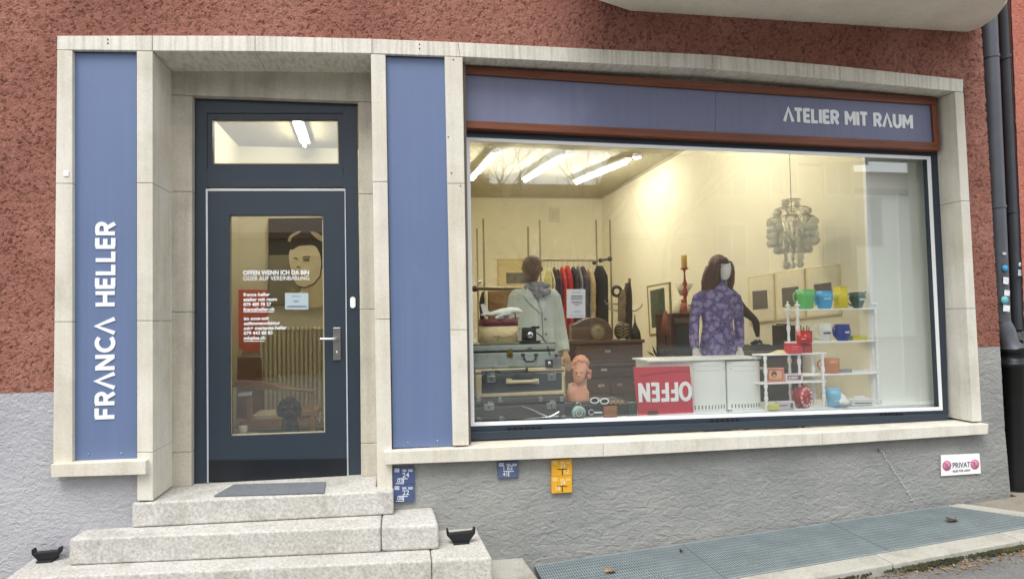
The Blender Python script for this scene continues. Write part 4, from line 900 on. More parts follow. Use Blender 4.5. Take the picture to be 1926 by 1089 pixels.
for x, y, k in ((1118.5, 753, 1), (1137, 754.5, 1)):
    p = PY(x, y, Y); a_ = [p+Vector((7.5*s*math.cos(t_), 0, 4.8*s*math.sin(t_))) for t_ in [2*PI*i/18 for i in range(19)]]
    MB().tube(a_, .0045, 6).build('rim', WHITE, T); MB().prism(a_[:-1], (0, .002, 0)).build('lens', GASK, T)
MB().tube([PY(1125, 752, Y), PY(1130, 753, Y)], .004, 6).build('bridge', WHITE, T)
for x, y in ((1111, 751), (1144, 755)): MB().tube([PY(x, y, Y), PY(x+3, y+1, Y+.10)], .003, 6).build('temple', WHITE, T)
def props_box(name, cat, lab, x0, y0, x1, y1, Y, d, col, bevel=.002, extra=None):
    D = MB(); pbox(D, x0, y0, x1, y1, Y, d)
    if extra:
        T = thing(name, tuple(PY((x0+x1)/2, y1, Y)), lab, cat); D.build('body', pc(col), T, bevel); extra(T); return T
    return simple(name, lab, cat, pc(col), D, None, bevel)
def ex_card(T): D = MB(); D.prism(rect(1140, 768, 1158, 769, .318), (0, .001, 0)); D.build('stitching', pc((190, 140, 100)), T)
props_box('leather_pouch', 'pouch', 'small tan leather pouch in front of the black case', 1136, 764, 1161, 786, .32, .02, (156, 98, 62), .003, ex_card)
D = MB(); rr = random.Random(8)
for i in range(16): D.ball(PY(1147+i*1.8, 757.5+math.sin(i*1.3)*1.6, .35), (.0055, .006, .0065), 8, 6)
simple('bracelet', 'gold beaded bracelet on the black case beside the sunglasses', 'bracelet', mat('gold', (190, 150, 80), .35, .8), D)
def ex_g(T): D = MB(); D.ball(PY(1191, 764, .348), (.004, .002, .004), 8, 6); D.build('button', CHROME, T)
props_box('small_case', 'case', 'small dark green box left of the red sign', 1181, 757, 1199, 782, .35, .05, (44, 58, 54), .004, ex_g)
# --- dresser with clock, plate, statue -------------------------------
Y = 1.9; T = thing('dresser', tuple(PY(1140, 900, Y)), 'dark brown wooden dresser behind the window display', 'dresser')
def db(nm, x0, y0, x1, y1, dy, d, m=DARKW, bev=.004):
    D = MB(); pbox(D, x0, y0, x1, y1, Y+dy, d); return D.build(nm, m, T, bev)
db('top', 1066, 640, 1213, 646, -.03, .50); db('upper_body', 1070, 646, 1209, 684, 0, .46); db('moulding', 1066, 684, 1211, 689, -.03, .46); db('lower_body', 1085, 689, 1206, 900, .03, .43)
def drawer(x0, y0, x1, y1, dy, plates):
    k = db('drawer', x0, y0, x1, y1, dy-.018, .02, DARKW, .005)
    for px, py in plates:
        D = MB(); pbox(D, px-6, py-3, px+6, py+2, Y+dy-.024, .008); D.build('label_plate', CHROME, k, .001)
drawer(1082, 649, 1204, 681, 0, [(1143, 661)]); drawer(1100, 692, 1188, 709, .03, [(1136, 696)])
drawer(1100, 714, 1147, 740, .03, [(1131, 726)]); drawer(1150, 714, 1186, 740, .03, [(1166, 724)]); drawer(1100, 743, 1147, 768, .03, [(1131, 751)]); drawer(1150, 743, 1186, 768, .03, [(1167, 751)])
Y = 1.98; zt_ = PY(1140, 640, 1.87).z; T = thing('mantel_clock', (PY(1115, 640, Y).x, Y, zt_), 'arched wooden mantel clock on the dresser', 'clock')
prof = [(1076, 643), (1153, 643), (1153, 628), (1146, 613), (1136, 605), (1123, 601), (1108, 602), (1095, 607), (1085, 613), (1076, 615)]
D = MB(); q = [PY(x, y, Y) for x, y in prof]; m0 = min(v.z for v in q)
for v in q: v.z += zt_+.001-m0
D.prism(q, (0, .14, 0)); D.build('clock_body', BROWNW if 0 else DARKW, T, .006, 3)
c = PY(1124, 624, Y-.004); s = sx(Y, 1124)
MB().ring(c, 13.5*s, .008, 'Y', 28, 8).build('bezel', BRASS, T)
MB().lathe([(.001, 0), (13*s, 0), (13*s, .004), (.001, .004)], c+Vector((0, .002, 0)), 28, 'Y').build('dial', mat('clock_dial', (176, 160, 130), .4, var=.25, vs=18), T)
D = MB(); D.tube([c+Vector((0, -.006, 0)), c+Vector((5*s, -.006, 6*s))], .003, 5); D.build('clock_hand', GASK, T); D = MB(); D.tube([c+Vector((0, -.007, 0)), c+Vector((-3*s, -.007, 8*s))], .002, 5); D.build('clock_hand', GASK, T)
Y = 1.95; T = thing('patterned_plate', (PY(1170, 640, Y).x, Y, zt_), 'dark plate with pale leaf stripes standing on the dresser', 'plate')
c = PY(1171, 623, Y); s = sx(Y, 1171)
MB().lathe([(.001, 0), (14*s, 0), (17*s, .012), (17*s, .016), (.001, .008)], c+Vector((0, .0, 0)), 28, 'Y').build('plate', mat('brown_glaze', (66, 46, 34), .3), T)
D = MB()
for k in range(4):
    for sg in (-1, 1): D.tube([c+Vector((0, -.022, (-11+k*6)*s)), c+Vector((sg*5*s, -.024, (-6+k*6)*s)), c+Vector((sg*12*s, -.020, (-5+k*5)*s))], [.004, .009, .003], 6)
D.build('leaf_stripes', mat('olive_glaze', (140, 128, 84), .4), T)
D = MB(); pbox(D, 1166, 637, 1176, 642, Y-.03, .04); D.build('price_card', WHITE, T)
D = MB(); p = PY(1196, 641, 1.95); s = sx(1.95, 1196)
D.loft([(p.x, p.y, zt_+.001, 10*s, 9*s), (p.x, p.y, zt_+14*s, 8*s, 7*s), (p.x-s, p.y, zt_+24*s, 4*s, 4*s), (p.x-s, p.y, zt_+30*s, 1.6*s, 1.6*s), (p.x-s, p.y, zt_+44*s, .7*s, .7*s)], 14)
simple('obelisk_figure', 'dark pointed figure at the right end of the dresser', 'figurine', mat('dark_bronze', (38, 34, 30), .4, .3), D)
# dark coat stand with hats
Y = 2.6; T = thing('coat_stand', tuple(PY(1180, 900, Y)), 'dark coat stand with hooks and scarves behind the dresser', 'coat stand')
MB().tube([PY(1183, 900, Y), PY(1183, 640, Y), PY(1184, 524, Y)], .018, 8).build('post', DARKW, T)
for x0, y0, x1, y1 in ((1184, 570, 1140, 571), (1184, 583, 1148, 583), (1184, 583, 1205, 578)): MB().tube([PY(x0, y0, Y), PY((x0+x1)/2, y0+2, Y-.03), PY(x1, y1, Y-.05), PY(x1+(3 if x1 > x0 else -3), y1-6, Y-.05)], .008, 6).build('hook', METAL, T)
def cloth_strip(x0, x1, y0, y1, Y, m, T, nm='scarf', d=.06, seed=1, flare=1.0):
    rr = random.Random(seed); s = sx(Y, (x0+x1)/2); rg = []
    n = 9
    for i in range(n+1):
        k = i/n; y = y1+(y0-y1)*k; w = (x1-x0)/2*s*(flare+(1-flare)*k)*(1 if k < .86 else (1-(k-.86)/.14*.62)); p = PY((x0+x1)/2+rr.uniform(-.6, .6), y, Y)
        rg.append((p.x, p.y, p.z, w*(1+.08*rr.uniform(-1, 1)), d*(1+.1*rr.uniform(-1, 1)), 2.6))
    return MB().loft(rg, 18).build(nm, m, T)
cloth_strip(1174, 1188, 532, 640, Y, mat('dark_brown_cloth', (52, 38, 32), .9, var=.2, vs=20), T, seed=3)
cloth_strip(1163, 1176, 545, 605, Y-.05, mat('grey_brown_cloth', (120, 104, 84), .9, var=.4, vs=20), T, seed=4)
MB().ring(PY(1160, 548, Y-.06), .05, .018, 'Y', 16, 8).build('belt_loop', BLACK, T)
# --- clothes racks ----------------------------------------------------
YR = 3.6
STEEL = mat('rack_steel', (150, 142, 120), .35, .8)
def rack(x0, x1, yr, ups, lab, Y, yb=820):
    T = thing('clothes_rack', (PY((x0+x1)/2, 700, Y).x, Y, zl), lab, 'clothes rack', 'metal clothes racks')
    MB().tube([PY(x0, yr, Y), PY(x1, yr+1, Y)], .014, 10).build('rail', STEEL, T)
    for ux, ut in ups:
        a = PY(ux, ut, Y+(.28 if 0 else 0)); b = Vector((a.x, a.y, zl)); MB().tube([a, b], .011, 8).build('upright', STEEL, T)
    return T
T = rack(1013, 1130, 489, ((1015, 414), (1121, 414)), 'metal clothes rack full of garments behind the grey coat', YR)
a = PY(1130, 490, YR); b = PY(1147, 487, YR-.5); MB().tube([a, b], .016, 8).build('clamp_arm', mat('dark_clamp', (80, 74, 62), .4, .6), T)
for p in (a, PY(1118, 494, YR-.1), b): MB().ball(p, .030, 12, 8).build('clamp', mat('dark_clamp', (80, 74, 62), .4, .6), T)
p = PY(1147, 414, YR-.5); MB().tube([p, Vector((p.x, p.y, zl))], .011, 8).build('upright', STEEL, T)
T = rack(893, 1000, 541, ((909, 412), (993, 427)), 'metal clothes rack at the left edge of the display window', YR-.9)
p = PY(897, 430, YR-.5); MB().tube([p, Vector((p.x, p.y, zl))], .010, 8).build('upright', STEEL, T)
a = PY(893, 543, YR-.9); MB().tube([a, PY(1000, 546, YR-.6)], .016, 8).build('rail', STEEL, T); MB().ball(a, .035, 12, 8).build('clamp', mat('dark_clamp', (80, 74, 62), .4, .6), T); MB().ball(PY(902, 530, YR-.9), .022, 12, 8).build('clamp_knob', CHROME, T)
def garment(x0, x1, y0, y1, col, lab, Y, yr=489, seed=0, cat='coat'):
    T = thing('hanging_garment', tuple(PY((x0+x1)/2, y1, Y)), lab, cat, 'clothes hanging on the racks')
    m = mat('cloth_%d_%d_%d' % col, col, .92, var=.22, vs=14, bump=.004, bs=22)
    rr = random.Random(seed); s = sx(Y, x0); rg = []; n = 14; cx = (x0+x1)/2; w = (x1-x0)/2*s
    for i in range(n+1):
        k = i/n; y = y1+(y0-y1)*k; sh = 1 if k < .80 else max(.10, 1-((k-.80)/.20)**1.6*.9); p = PY(cx+rr.uniform(-.5, .5), y, Y)
        rg.append((p.x, p.y, p.z, w*(1.05-.15*k)*(.5+.5*sh), .21*sh*(1+.05*rr.uniform(-1, 1)), 2.5))
    MB().loft(rg, 20).build('garment', m, T)
    tp = PY(cx, y0, Y); rl = PY(cx, yr, Y)
    MB().tube([tp-Vector((0, 0, .02)), tp+(rl-tp)*.7, rl+Vector((.012, 0, .012)), rl+Vector((.0, 0, .022)), rl+Vector((-.012, 0, .01))], .0035, 6).build('hanger', CHROME, T)
gs = [(1026, 1034, 505, 640, (196, 188, 120), 'pale yellow green garment, leftmost on the full rack', 'shirt'), (1033, 1040, 506, 640, (206, 200, 176), 'cream garment beside the pale green one', 'shirt'), (1039, 1046, 503, 640, (48, 40, 38), 'narrow black garment left of the red ones', 'coat'),
      (1045, 1053, 507, 650, (96, 32, 34), 'dark burgundy garment on the rack', 'dress'), (1052, 1062, 502, 650, (190, 50, 40), 'bright red garment, left one', 'dress'), (1061, 1074, 500, 650, (178, 38, 44), 'crimson red garment, wider and right of the bright red one', 'dress'),
      (1073, 1084, 502, 640, (50, 46, 54), 'charcoal garment right of the red ones', 'coat'), (1083, 1092, 501, 640, (120, 116, 124), 'grey garment behind the notice', 'coat'), (1090, 1102, 501, 640, (74, 56, 54), 'dark brown garment with lighter sleeve', 'coat'),
      (1102, 1116, 505, 640, (186, 164, 124), 'beige garment before the last black coat', 'coat'), (1116, 1140, 500, 640, (24, 22, 26), 'long black coat at the right end of the rack', 'coat')]
for i, (x0, x1, y0, y1, col, lab, ct) in enumerate(gs): garment(x0, x1, y0, y1, col, lab, YR, 489, i, ct)
T = thing('garment_bag', tuple(PY(945, 640, YR-.95)), 'flat brown garment bag hanging on the left rack', 'garment bag')
D = MB(); pbox(D, 919, 547, 975, 640, YR-.95, .06); D.build('bag', mat('brown_felt', (132, 104, 74), .9, var=.06), T, .01)
MB().tube([PY(947, 547, YR-.92), PY(947, 540, YR-.92)], .004, 6).build('hanger_hook', CHROME, T)
T = thing('hanging_garment', tuple(PY(908, 640, YR-.92)), 'black and cream straps hanging at the far left of the left rack', 'garment', 'clothes hanging on the racks')
cloth_strip(902, 914, 549, 640, YR-.95, mat('black_strap', (44, 36, 32), .9), T, 'dark_strap', .03, 5)
cloth_strip(911, 915, 549, 600, YR-1.0, mat('cream_strap', (200, 186, 150), .9), T, 'cream_strap', .02, 6)
# --- pictures -----------------------------------------------------------
T = thing('framed_picture', tuple(PY(970, 540, YB-.03)), 'pale framed picture on the back wall behind the left rack', 'picture')
D = MB(); pbox(D, 936, 487, 998, 548, YB-.035, .03); D.build('frame', mat('pale_frame', (206, 186, 130), .5), T, .004)
D = MB(); pbox(D, 938.5, 490, 996, 546, YB-.04, .006); D.build('mount', mat('cream_mount', (214, 198, 148), .7), T)
D = MB(); pbox(D, 952, 513, 990, 533, YB-.045, .006); D.build('print', mat('grey_print', (98, 92, 78), .6, var=.5, vs=9), T)
T = thing('wall_switch_panel', tuple(PY(1043, 418, YB-.03)), 'small white square panel high on the back wall', 'panel')
D = MB(); pbox(D, 1034, 391, 1053, 417, YB-.04, .03); D.build('plate', mat('panel_cream', (222, 216, 190), .6), T, .01); D = MB(); pbox(D, 1038, 395, 1049, 413, YB-.045, .006); D.build('cover', mat('panel_cream2', (212, 206, 182), .6), T, .004)
T = thing('plinth_board', tuple(PY(1012, 500, YB-.5)), 'white paper shape hanging above the grey coat', 'paper')
D = MB(); D.prism([PY(x, y, YB-.5) for x, y in ((997, 478), (1016, 478), (1018, 449), (1000, 450), (996, 462))], (0, .01, 0)); D.build('paper', mat('panel_cream', (222, 216, 190), .6), T)
def WX(x, y, off=0): return PX(x, y, XR-off)      # point on the side wall
def wallpic(lab, outer, inner, fm, pm, mm=None, off=.02):
    T = thing('framed_picture', tuple((WX(*outer[2])+WX(*outer[3]))/2), lab, 'picture')
    MB().prism([WX(*p, off) for p in outer], (off-.002, 0, 0)).build('frame', fm, T, .003)
    c = [sum(p[0] for p in outer)/4, sum(p[1] for p in outer)/4]
    if mm: MB().prism([WX(c[0]+(p[0]-c[0])*.88, c[1]+(p[1]-c[1])*.93, off+.003) for p in outer], (.003, 0, 0)).build('mount', mm, T)
    MB().prism([WX(*p, off+.006) for p in inner], (.003, 0, 0)).build('print', pm, T)
    return T
pal = mat('light_frame', (222, 208, 166), .5); mnt = mat('light_mount', (230, 222, 194), .7); slt = mat('slate_print', (96, 88, 82), .6, var=.1, vs=9)
wallpic('framed dark green picture on the yellow side wall', [(1216, 538), (1259.5, 530.5), (1263, 629), (1221, 631.5)], [(1222.5, 547), (1249, 541), (1252.5, 612), (1226, 617)], mat('olive_frame', (120, 108, 66), .5), mat('dark_green_print', (56, 68, 54), .6, var=.5, vs=14), mnt)
wallpic('pale framed picture with dark square, leftmost of the three on the side wall', [(1406, 521), (1455, 513.5), (1458, 604), (1408, 608)], [(1415, 548), (1442, 545.5), (1444, 580), (1416, 583)], pal, slt, mnt)
wallpic('pale framed picture with dark square, middle of the three on the side wall', [(1457, 513), (1512, 505), (1514, 599), (1460, 603.5)], [(1470, 542), (1501, 538.5), (1503, 575), (1472, 578)], pal, slt, mnt)
wallpic('pale framed picture with dark square, rightmost of the three, behind the blue mug', [(1515, 504.5), (1576, 496), (1580, 592), (1517, 598.5)], [(1530.5, 535), (1563, 531), (1565, 569), (1533, 573)], pal, slt, mnt)
# candlestick cabinet
Y = 1.75; T = thing('side_cabinet', tuple(PY(1287, 900, Y)), 'dark reddish cabinet with glass front behind the purple dress mannequin', 'cabinet')
D = MB(); pbox(D, 1266, 592, 1305, 900, Y, .40); D.build('cabinet_body', mat('mahogany', (74, 34, 28), .4, var=.2, vs=6), T, .005)
D = MB(); pbox(D, 1263, 589, 1308, 593, Y-.02, .44); D.build('top', mat('mahogany', (74, 34, 28), .4), T, .003)
D = MB(); pbox(D, 1272, 612, 1301, 668, Y-.012, .015); D.build('door_pane', mat('dark_pane', (58, 60, 62), .2), T, .002)
D = MB(); pbox(D, 1269, 598, 1303, 608, Y-.012, .015); D.build('drawer_front', mat('grey_drawer', (100, 84, 76), .5), T, .002)
zc = PY(1287, 589, Y-.02).z
T = thing('candlestick', (PY(1289, 590, Y+.15).x, Y+.15, zc), 'tall red turned candlestick with a cream candle', 'candlestick'); p = Vector((PY(1289, 570, Y+.15).x, Y+.15, zc)); s = sx(Y+.15, 1289); H = lambda y: (PY(1289, y, Y+.15).z-zc)
MB().lathe([(10*s, .001), (9*s, .01), (4*s, .03), (2.5*s, H(560)), (5*s, H(552)), (4.6*s, H(546)), (2*s, H(541)), (4.6*s, H(534)), (2*s, H(527)), (1.4*s, H(514)), (2.4*s, H(508)), (7*s, H(506.5)), (7*s, H(504.5)), (2*s, H(504))], p, 20).build('stick', mat('red_lacquer', (150, 40, 32), .35), T)
MB().lathe([(5.2*s, H(504)), (5.2*s, H(481)), (4.4*s, H(480)), (.6*s, H(480.5))], p, 16).build('candle', mat('wax', (214, 180, 96), .6, var=.04), T)
for px, w, y0, y1, col, lab, nm in ((1285, 9, 562, 589, (176, 96, 70), 'small terracotta figurine at the foot of the candlestick', 'figurine'), (1297, 6, 572, 589, (196, 170, 130), 'tiny pale figurine between candlestick and mannequin', 'figurine')):
    s = sx(Y+.05, px); p = PY(px, 589, Y+.05); p.z = zc; h = (PY(px, y0, Y+.05).z-zc)
    D = MB(); D.loft([(p.x, p.y, zc+.001, w*s*.8, w*s*.7), (p.x, p.y, zc+h*.35, w*s*.6, w*s*.6), (p.x+.01, p.y, zc+h*.6, w*s*.75, w*s*.6), (p.x, p.y, zc+h*.75, w*s*.25, w*s*.25)], 12); D.ball((p.x, p.y, zc+h*.87), h*.14, 10, 8); simple(nm, lab, 'figurine', pc(col), D)
s = sx(Y, 1277); p = PY(1275, 589, Y+.1); D = MB(); D.lathe([(8*s, 0), (9*s, 4*s), (6*s, 14*s), (3*s, 22*s), (2*s, 22*s)], Vector((p.x, p.y, zc+.001)), 18); simple('glass_shade', 'pale milky glass shade on the dark cabinet', 'lampshade', mat('milk_glass', (222, 214, 186), .3), D)
D = MB(); q = [PY(x, y, Y+.2) for x, y in ((1269, 534), (1302, 533), (1292, 556), (1277, 556))]; c = PY(1286, 545, Y+.3); s = sx(Y+.3, 1286)
T = thing('lampshade', tuple(PY(1286, 589, Y+.3)), 'white cone lampshade behind the candlestick', 'lampshade'); zb_ = PY(1286, 556, Y+.3).z
MB().lathe([(6*s, zb_-zc), (17*s, PY(1286, 534, Y+.3).z-zc), (16.5*s, PY(1286, 534, Y+.3).z-zc), (5.5*s, zb_-zc)], Vector((c.x, c.y, zc)), 20).build('shade', mat('milk_glass', (222, 214, 186), .3), T); MB().lathe([(7*s, .001), (1.2*s, .01), (1.2*s, zb_-zc)], Vector((c.x, c.y, zc)), 12).build('stem', BRASS, T)
# red vase-like guitar neck and dark plant
Y = 1.45; T = thing('table_lamp', tuple(PY(1254, 676, Y)), 'dark red shade on a slim black stem beside the green picture', 'lamp')
s = sx(Y, 1252); p = PY(1254, 672, Y)
MB().lathe([(14*s, 0), (12*s, .02), (2*s, .03), (1.6*s, 38*s), (2.4*s, 40*s)], p, 16).build('stem', mat('dark_bronze', (38, 34, 30), .4, .3), T)
MB().lathe([(8.5*s, 40*s), (6.5*s, 60*s), (2.6*s, 82*s), (2*s, 82*s)], p, 16).build('shade', mat('brick_shade', (128, 66, 46), .6, var=.2, vs=12), T)
D = MB(); rr = random.Random(4)
for i in range(16):
    a = rr.uniform(-1.1, 1.1); L_ = rr.uniform(.06, .13); b_ = PY(1240+rr.uniform(-12, 10), 672, 1.2); t_ = b_+Vector((math.sin(a)*L_, rr.uniform(-.04, .04), math.cos(a)*L_)); w = Vector((.010, 0, 0)); D.prism([b_-w*.4, b_.lerp(t_, .5)-w, t_, b_.lerp(t_, .5)+w], (0, .003, 0))
simple('potted_plant', 'dark leafy plant behind the white cabinet', 'plant', mat('dark_leaf', (34, 42, 28), .6, var=.3, vs=30), D)
# --- mannequins ---------------------------------------------------------
YM = .95
def hand(mb, w, d, side, s=1.0, spread=.5):
    """hand hanging from wrist w, pointing along d; side = +1 thumb to +x"""
    w = Vector(w); d = Vector(d).normalized(); u = Vector((side, 0, 0)); u = (u-d*u.dot(d)).normalized(); n = d.cross(u)
    mb.tube([w-d*.02*s, w+d*.02*s, w+d*.05*s, w+d*.085*s], [.020*s, .022*s, .028*s, .024*s], 10)
    for i, (o, L_) in enumerate(((-.022, .060), (-.008, .075), (.007, .078), (.021, .070))):
        b = w+d*.078*s+u*o*s; c1 = b+d*L_*.4*s+n*.004*s; c2 = c1+(d+n*.35).normalized()*L_*.35*s; c3 = c2+(d+n*.7).normalized()*L_*.28*s
        mb.tube([b, c1, c2, c3], [.0095*s, .009*s, .008*s, .006*s], 7)
    b = w+d*.03*s+u*.022*s; mb.tube([b, b+(d+u*.8).normalized()*.03*s, b+(d*1.2+u*.45).normalized()*.062*s], [.011*s, .010*s, .007*s], 7)
# female mannequin in a purple dress
c = PY(1349, 600, YM); rot = -.42
T = thing('mannequin', (c.x, YM, zl), 'female mannequin with long brown hair in a purple floral dress', 'mannequin')
Z_ = lambda y: PY(1349, y, YM).z
S_ = sx(YM, 1349)*.93
def L(px, py, dy=0): return PY(px, py, YM+dy)
def rg(cx, y, wx, wy, dy=0, pw=2.2): p = L(cx, y, dy); return (p.x, p.y, p.z, wx*S_, wy*S_, pw)
skin = mat('mannequin_white', (232, 230, 226), .45, var=.02)
PAIS = None
m, t, b = nodes_of('purple_paisley', .8); co = N(t, 'ShaderNodeTexCoord'); vo = N(t, 'ShaderNodeTexVoronoi', Scale=21.0, Randomness=.85); vo.feature = 'F1'
nz = N(t, 'ShaderNodeTexNoise', Scale=9., Detail=3.0); mxv = N(t, 'ShaderNodeMix'); mxv.data_type = 'VECTOR'; mxv.inputs[0].default_value = .06
t.links.new(co.outputs['Object'], mxv.inputs[4]); t.links.new(nz.outputs['Color'], mxv.inputs[5]); t.links.new(co.outputs['Object'], nz.inputs[0]); t.links.new(mxv.outputs[1], vo.inputs['Vector'])
wv = N(t, 'ShaderNodeMath', operation='SINE'); ml = N(t, 'ShaderNodeMath', operation='MULTIPLY'); ml.inputs[1].default_value = 34.; t.links.new(vo.outputs['Distance'], ml.inputs[0]); t.links.new(ml.outputs[0], wv.inputs[0])
c1 = ramp(t, vo.outputs['Distance'], [(.0, (.34, .28, .52)), (.30, (.38, .32, .56)), (.46, (.19, .14, .34)), (.56, (.055, .035, .17)), (.7, (.03, .02, .11))])
c2 = ramp(t, wv.outputs[0], [(.35, (.10, .07, .26)), (.6, (.52, .45, .66))])
t.links.new(mix(t, .42, c1, c2), b.inputs['Base Color'])
D = MB()
D.loft([rg(1350, 900, 16, 13), rg(1350, 720, 36, 22), rg(1350, 690, 37, 22), rg(1350, 660, 36, 21), rg(1350, 635, 33, 19), rg(1350, 612, 29, 17), rg(1349, 592, 31, 16), rg(1349, 572, 32, 18, -.005), rg(1349, 558, 36, 17, 0), rg(1349, 550, 40, 14), rg(1350, 544.5, 31, 12), rg(1352, 538, 14, 10), rg(1355, 530, 10, 9.5), rg(1357, 524, 9.6, 9)], 28)
for pts in (((1324, 553, 0), (1313, 560, 0), (1309, 577, .01), (1306, 605, .02), (1305, 632, -.01), (1307, 655, -.05)), ((1373, 553, 0), (1384, 560, 0), (1387, 577, .01), (1390, 605, .02), (1391, 632, -.01), (1391, 654, -.05))):
    D.tube([L(*p) for p in pts], [8*S_, 10.5*S_, 10.5*S_, 9.5*S_, 9*S_, 8.5*S_], 14)
remesh(D, 'dress', M['purple_paisley'], T, .007, 3)
D = MB()
D.tube([L(1356, 528), L(1358, 516), L(1359, 508)], [7*S_, 6.5*S_, 7*S_], 14)
hd = L(1361, 506, -.01); D.loft([rg(1363, 526.5, 4, 5, -.045), rg(1363, 524, 7, 8, -.042), rg(1362.5, 519, 9.5, 12, -.032), rg(1362, 512, 11.5, 15, -.022), rg(1361.5, 505, 12.5, 17, -.014), rg(1361, 497, 12.8, 17, -.005), rg(1360, 490, 11, 14, .0), rg(1359, 485, 6, 8, .005)], 24); D.ball(L(1368, 511, -.070), (2*S_, 3*S_, 4*S_)); D.ball(L(1366, 517, -.066), (3.6*S_, 2.2*S_, 1.2*S_))
remesh(D, 'body', skin, T, .004, 2)
D = MB(); hand(D, L(1308, 655, -.05), Vector((-.02, -.12, -1)), 1, 1.0); remesh(D, 'hand', skin, T, .0035, 1)
D = MB(); hand(D, L(1391, 654, -.05), Vector((.12, -.12, -1)), -1, 1.0); remesh(D, 'hand', skin, T, .0035, 1)
HAIR = mat('brown_hair', (84, 46, 30), .5, var=.5, vs=22)
t = HAIR.node_tree
for n_ in t.nodes:
    if n_.type == 'TEX_NOISE':
        mp = N(t, 'ShaderNodeMapping'); mp.inputs['Scale'].default_value = (9, 9, .6); co = [q for q in t.nodes if q.type == 'TEX_COORD'][0]
        t.links.new(co.outputs['Object'], mp.inputs[0]); t.links.new(mp.outputs[0], n_.inputs['Vector']); n_.inputs['Scale'].default_value = 6; break
D = MB()
D.ball(L(1351, 501, .045), (20*S_, 18*S_, 23*S_), 20, 14)
D.loft([rg(1338, 545, 19, 9, .0), rg(1338, 530, 20, 14, .01), rg(1341, 515, 19, 17, .02), rg(1345, 500, 17, 17, .02)], 18)
D.loft([rg(1372, 546, 5, 8, -.01), rg(1374, 530, 5.5, 12, -.015), rg(1374, 512, 5, 14, -.02), rg(1371, 500, 6, 15, -.015), rg(1366, 492, 8, 14, .0)], 16)
D.tube([L(1344, 498, -.045), L(1353, 490, -.070), L(1363, 490, -.074), L(1371, 497, -.05)], [5*S_, 7*S_, 7*S_, 4*S_], 10)
D.tube([L(1347, 496, -.06), L(1344, 510, -.06), L(1342, 528, -.055), L(1338, 543, -.055)], [5*S_, 5.5*S_, 6*S_, 5*S_], 10)
for i in range(16):
    x = 1321+i*1.6; D.tube([L(1338+i*.5, 492, -.04), L(x+5, 515, -.05), L(x, 536, -.05), L(x-1.5, 546+2*math.sin(i*2), -.045)], [2.4*S_, 2.2*S_, 1.8*S_, .8*S_], 6)
remesh(D, 'hair', HAIR, T, .005, 1)
D = MB(); D.tube([Vector((c.x, YM, zl+.02)), L(1350, 760)], .014, 8); D.lathe([(.16, 0), (.15, .012), (.02, .02)], Vector((c.x, YM, zl+.001)), 24); D.build('stand', METAL, T)
# male mannequin in a pale coat
T = thing('mannequin', (PY(1005, 600, YM).x, YM, zl), 'faceless brown mannequin in a pale grey green coat and grey scarf', 'mannequin')
COAT = mat('pale_coat', (196, 203, 193), .85, var=.05, vs=10, bump=.004, bs=9); S_ = sx(YM, 1005)
D = MB()
D.loft([rg(1008, 900, 46, 26), rg(1008, 760, 46, 26), rg(1008, 700, 45, 25), rg(1007, 650, 42, 24), rg(1006, 610, 39, 23), rg(1005, 580, 38, 22), rg(1005, 562, 39, 20), rg(1005, 551, 37, 16), rg(1005, 544, 28, 13), rg(1005, 539, 17, 11), rg(1005, 533, 13, 10)], 30)
for pts in (((970, 556, 0), (966, 580, .0), (965, 610, .02), (970, 640, .03), (976, 665, .0)), ((1041, 556, 0), (1047, 582, .0), (1052, 612, .02), (1058, 642, .0), (1061, 662, -.05))):
    D.tube([L(*p) for p in pts], [13*S_, 12.5*S_, 12*S_, 11.5*S_, 11*S_], 14)
D.ball(L(972, 556), 12.5*S_); D.ball(L(1039, 556), 12.5*S_)
remesh(D, 'coat', COAT, T, .008, 3)
def strip(pts, w, nm, m, th=.008):
    D = MB()
    for (a, b_) in zip(pts[:-1], pts[1:]):
        p, q_ = L(*a), L(*b_); D.prism([p-Vector((w, 0, 0)), q_-Vector((w, 0, 0)), q_+Vector((w, 0, 0)), p+Vector((w, 0, 0))], (0, th, 0))
    return D.build(nm, m, T, .002)
D = MB(); dyf = -.104
D.prism([L(993, 540, -.07), L(984, 556, -.090), L(998, 572, -.108), L(1018, 590, -.112), L(1008, 562, -.105)], (0, .012, 0)); D.build('lapel', mat('coat_lapel', (204, 210, 201), .85), T, .003)
D = MB(); D.prism([L(1020, 540, -.07), L(1038, 552, -.078), L(1030, 566, -.095), L(1021, 590, -.112), L(1012, 560, -.105)], (0, .012, 0)); D.build('lapel', mat('coat_lapel', (204, 210, 201), .85), T, .003)
D = MB(); D.tube([L(1019, 588, -.108), L(1021, 620, -.116), L(1022, 660, -.125), L(1022, 700, -.13)], .0028, 6); D.build('front_edge', mat('coat_seam', (92, 98, 92), .9), T)
for x, y in ((1026, 600), (1027, 628), (1027, 656)): MB().lathe([(.001, 0), (.011, 0), (.011, .005), (.001, .005)], L(x, y, -.122), 14, 'Y').build('button', mat('coat_button', (140, 146, 138), .4), T)
D = MB(); D.prism([L(1032, 640, -.105), L(1050, 641, -.092), L(1050, 645, -.092), L(1032, 644, -.105)], (0, .008, 0)); D.build('pocket_flap', COAT, T, .002)
BR = mat('brown_mannequin', (104, 80, 62), .5, var=.05, vs=5)
D = MB(); D.tube([L(1002, 545), L(1001, 525, .0)], [9*S_, 8.5*S_], 14)
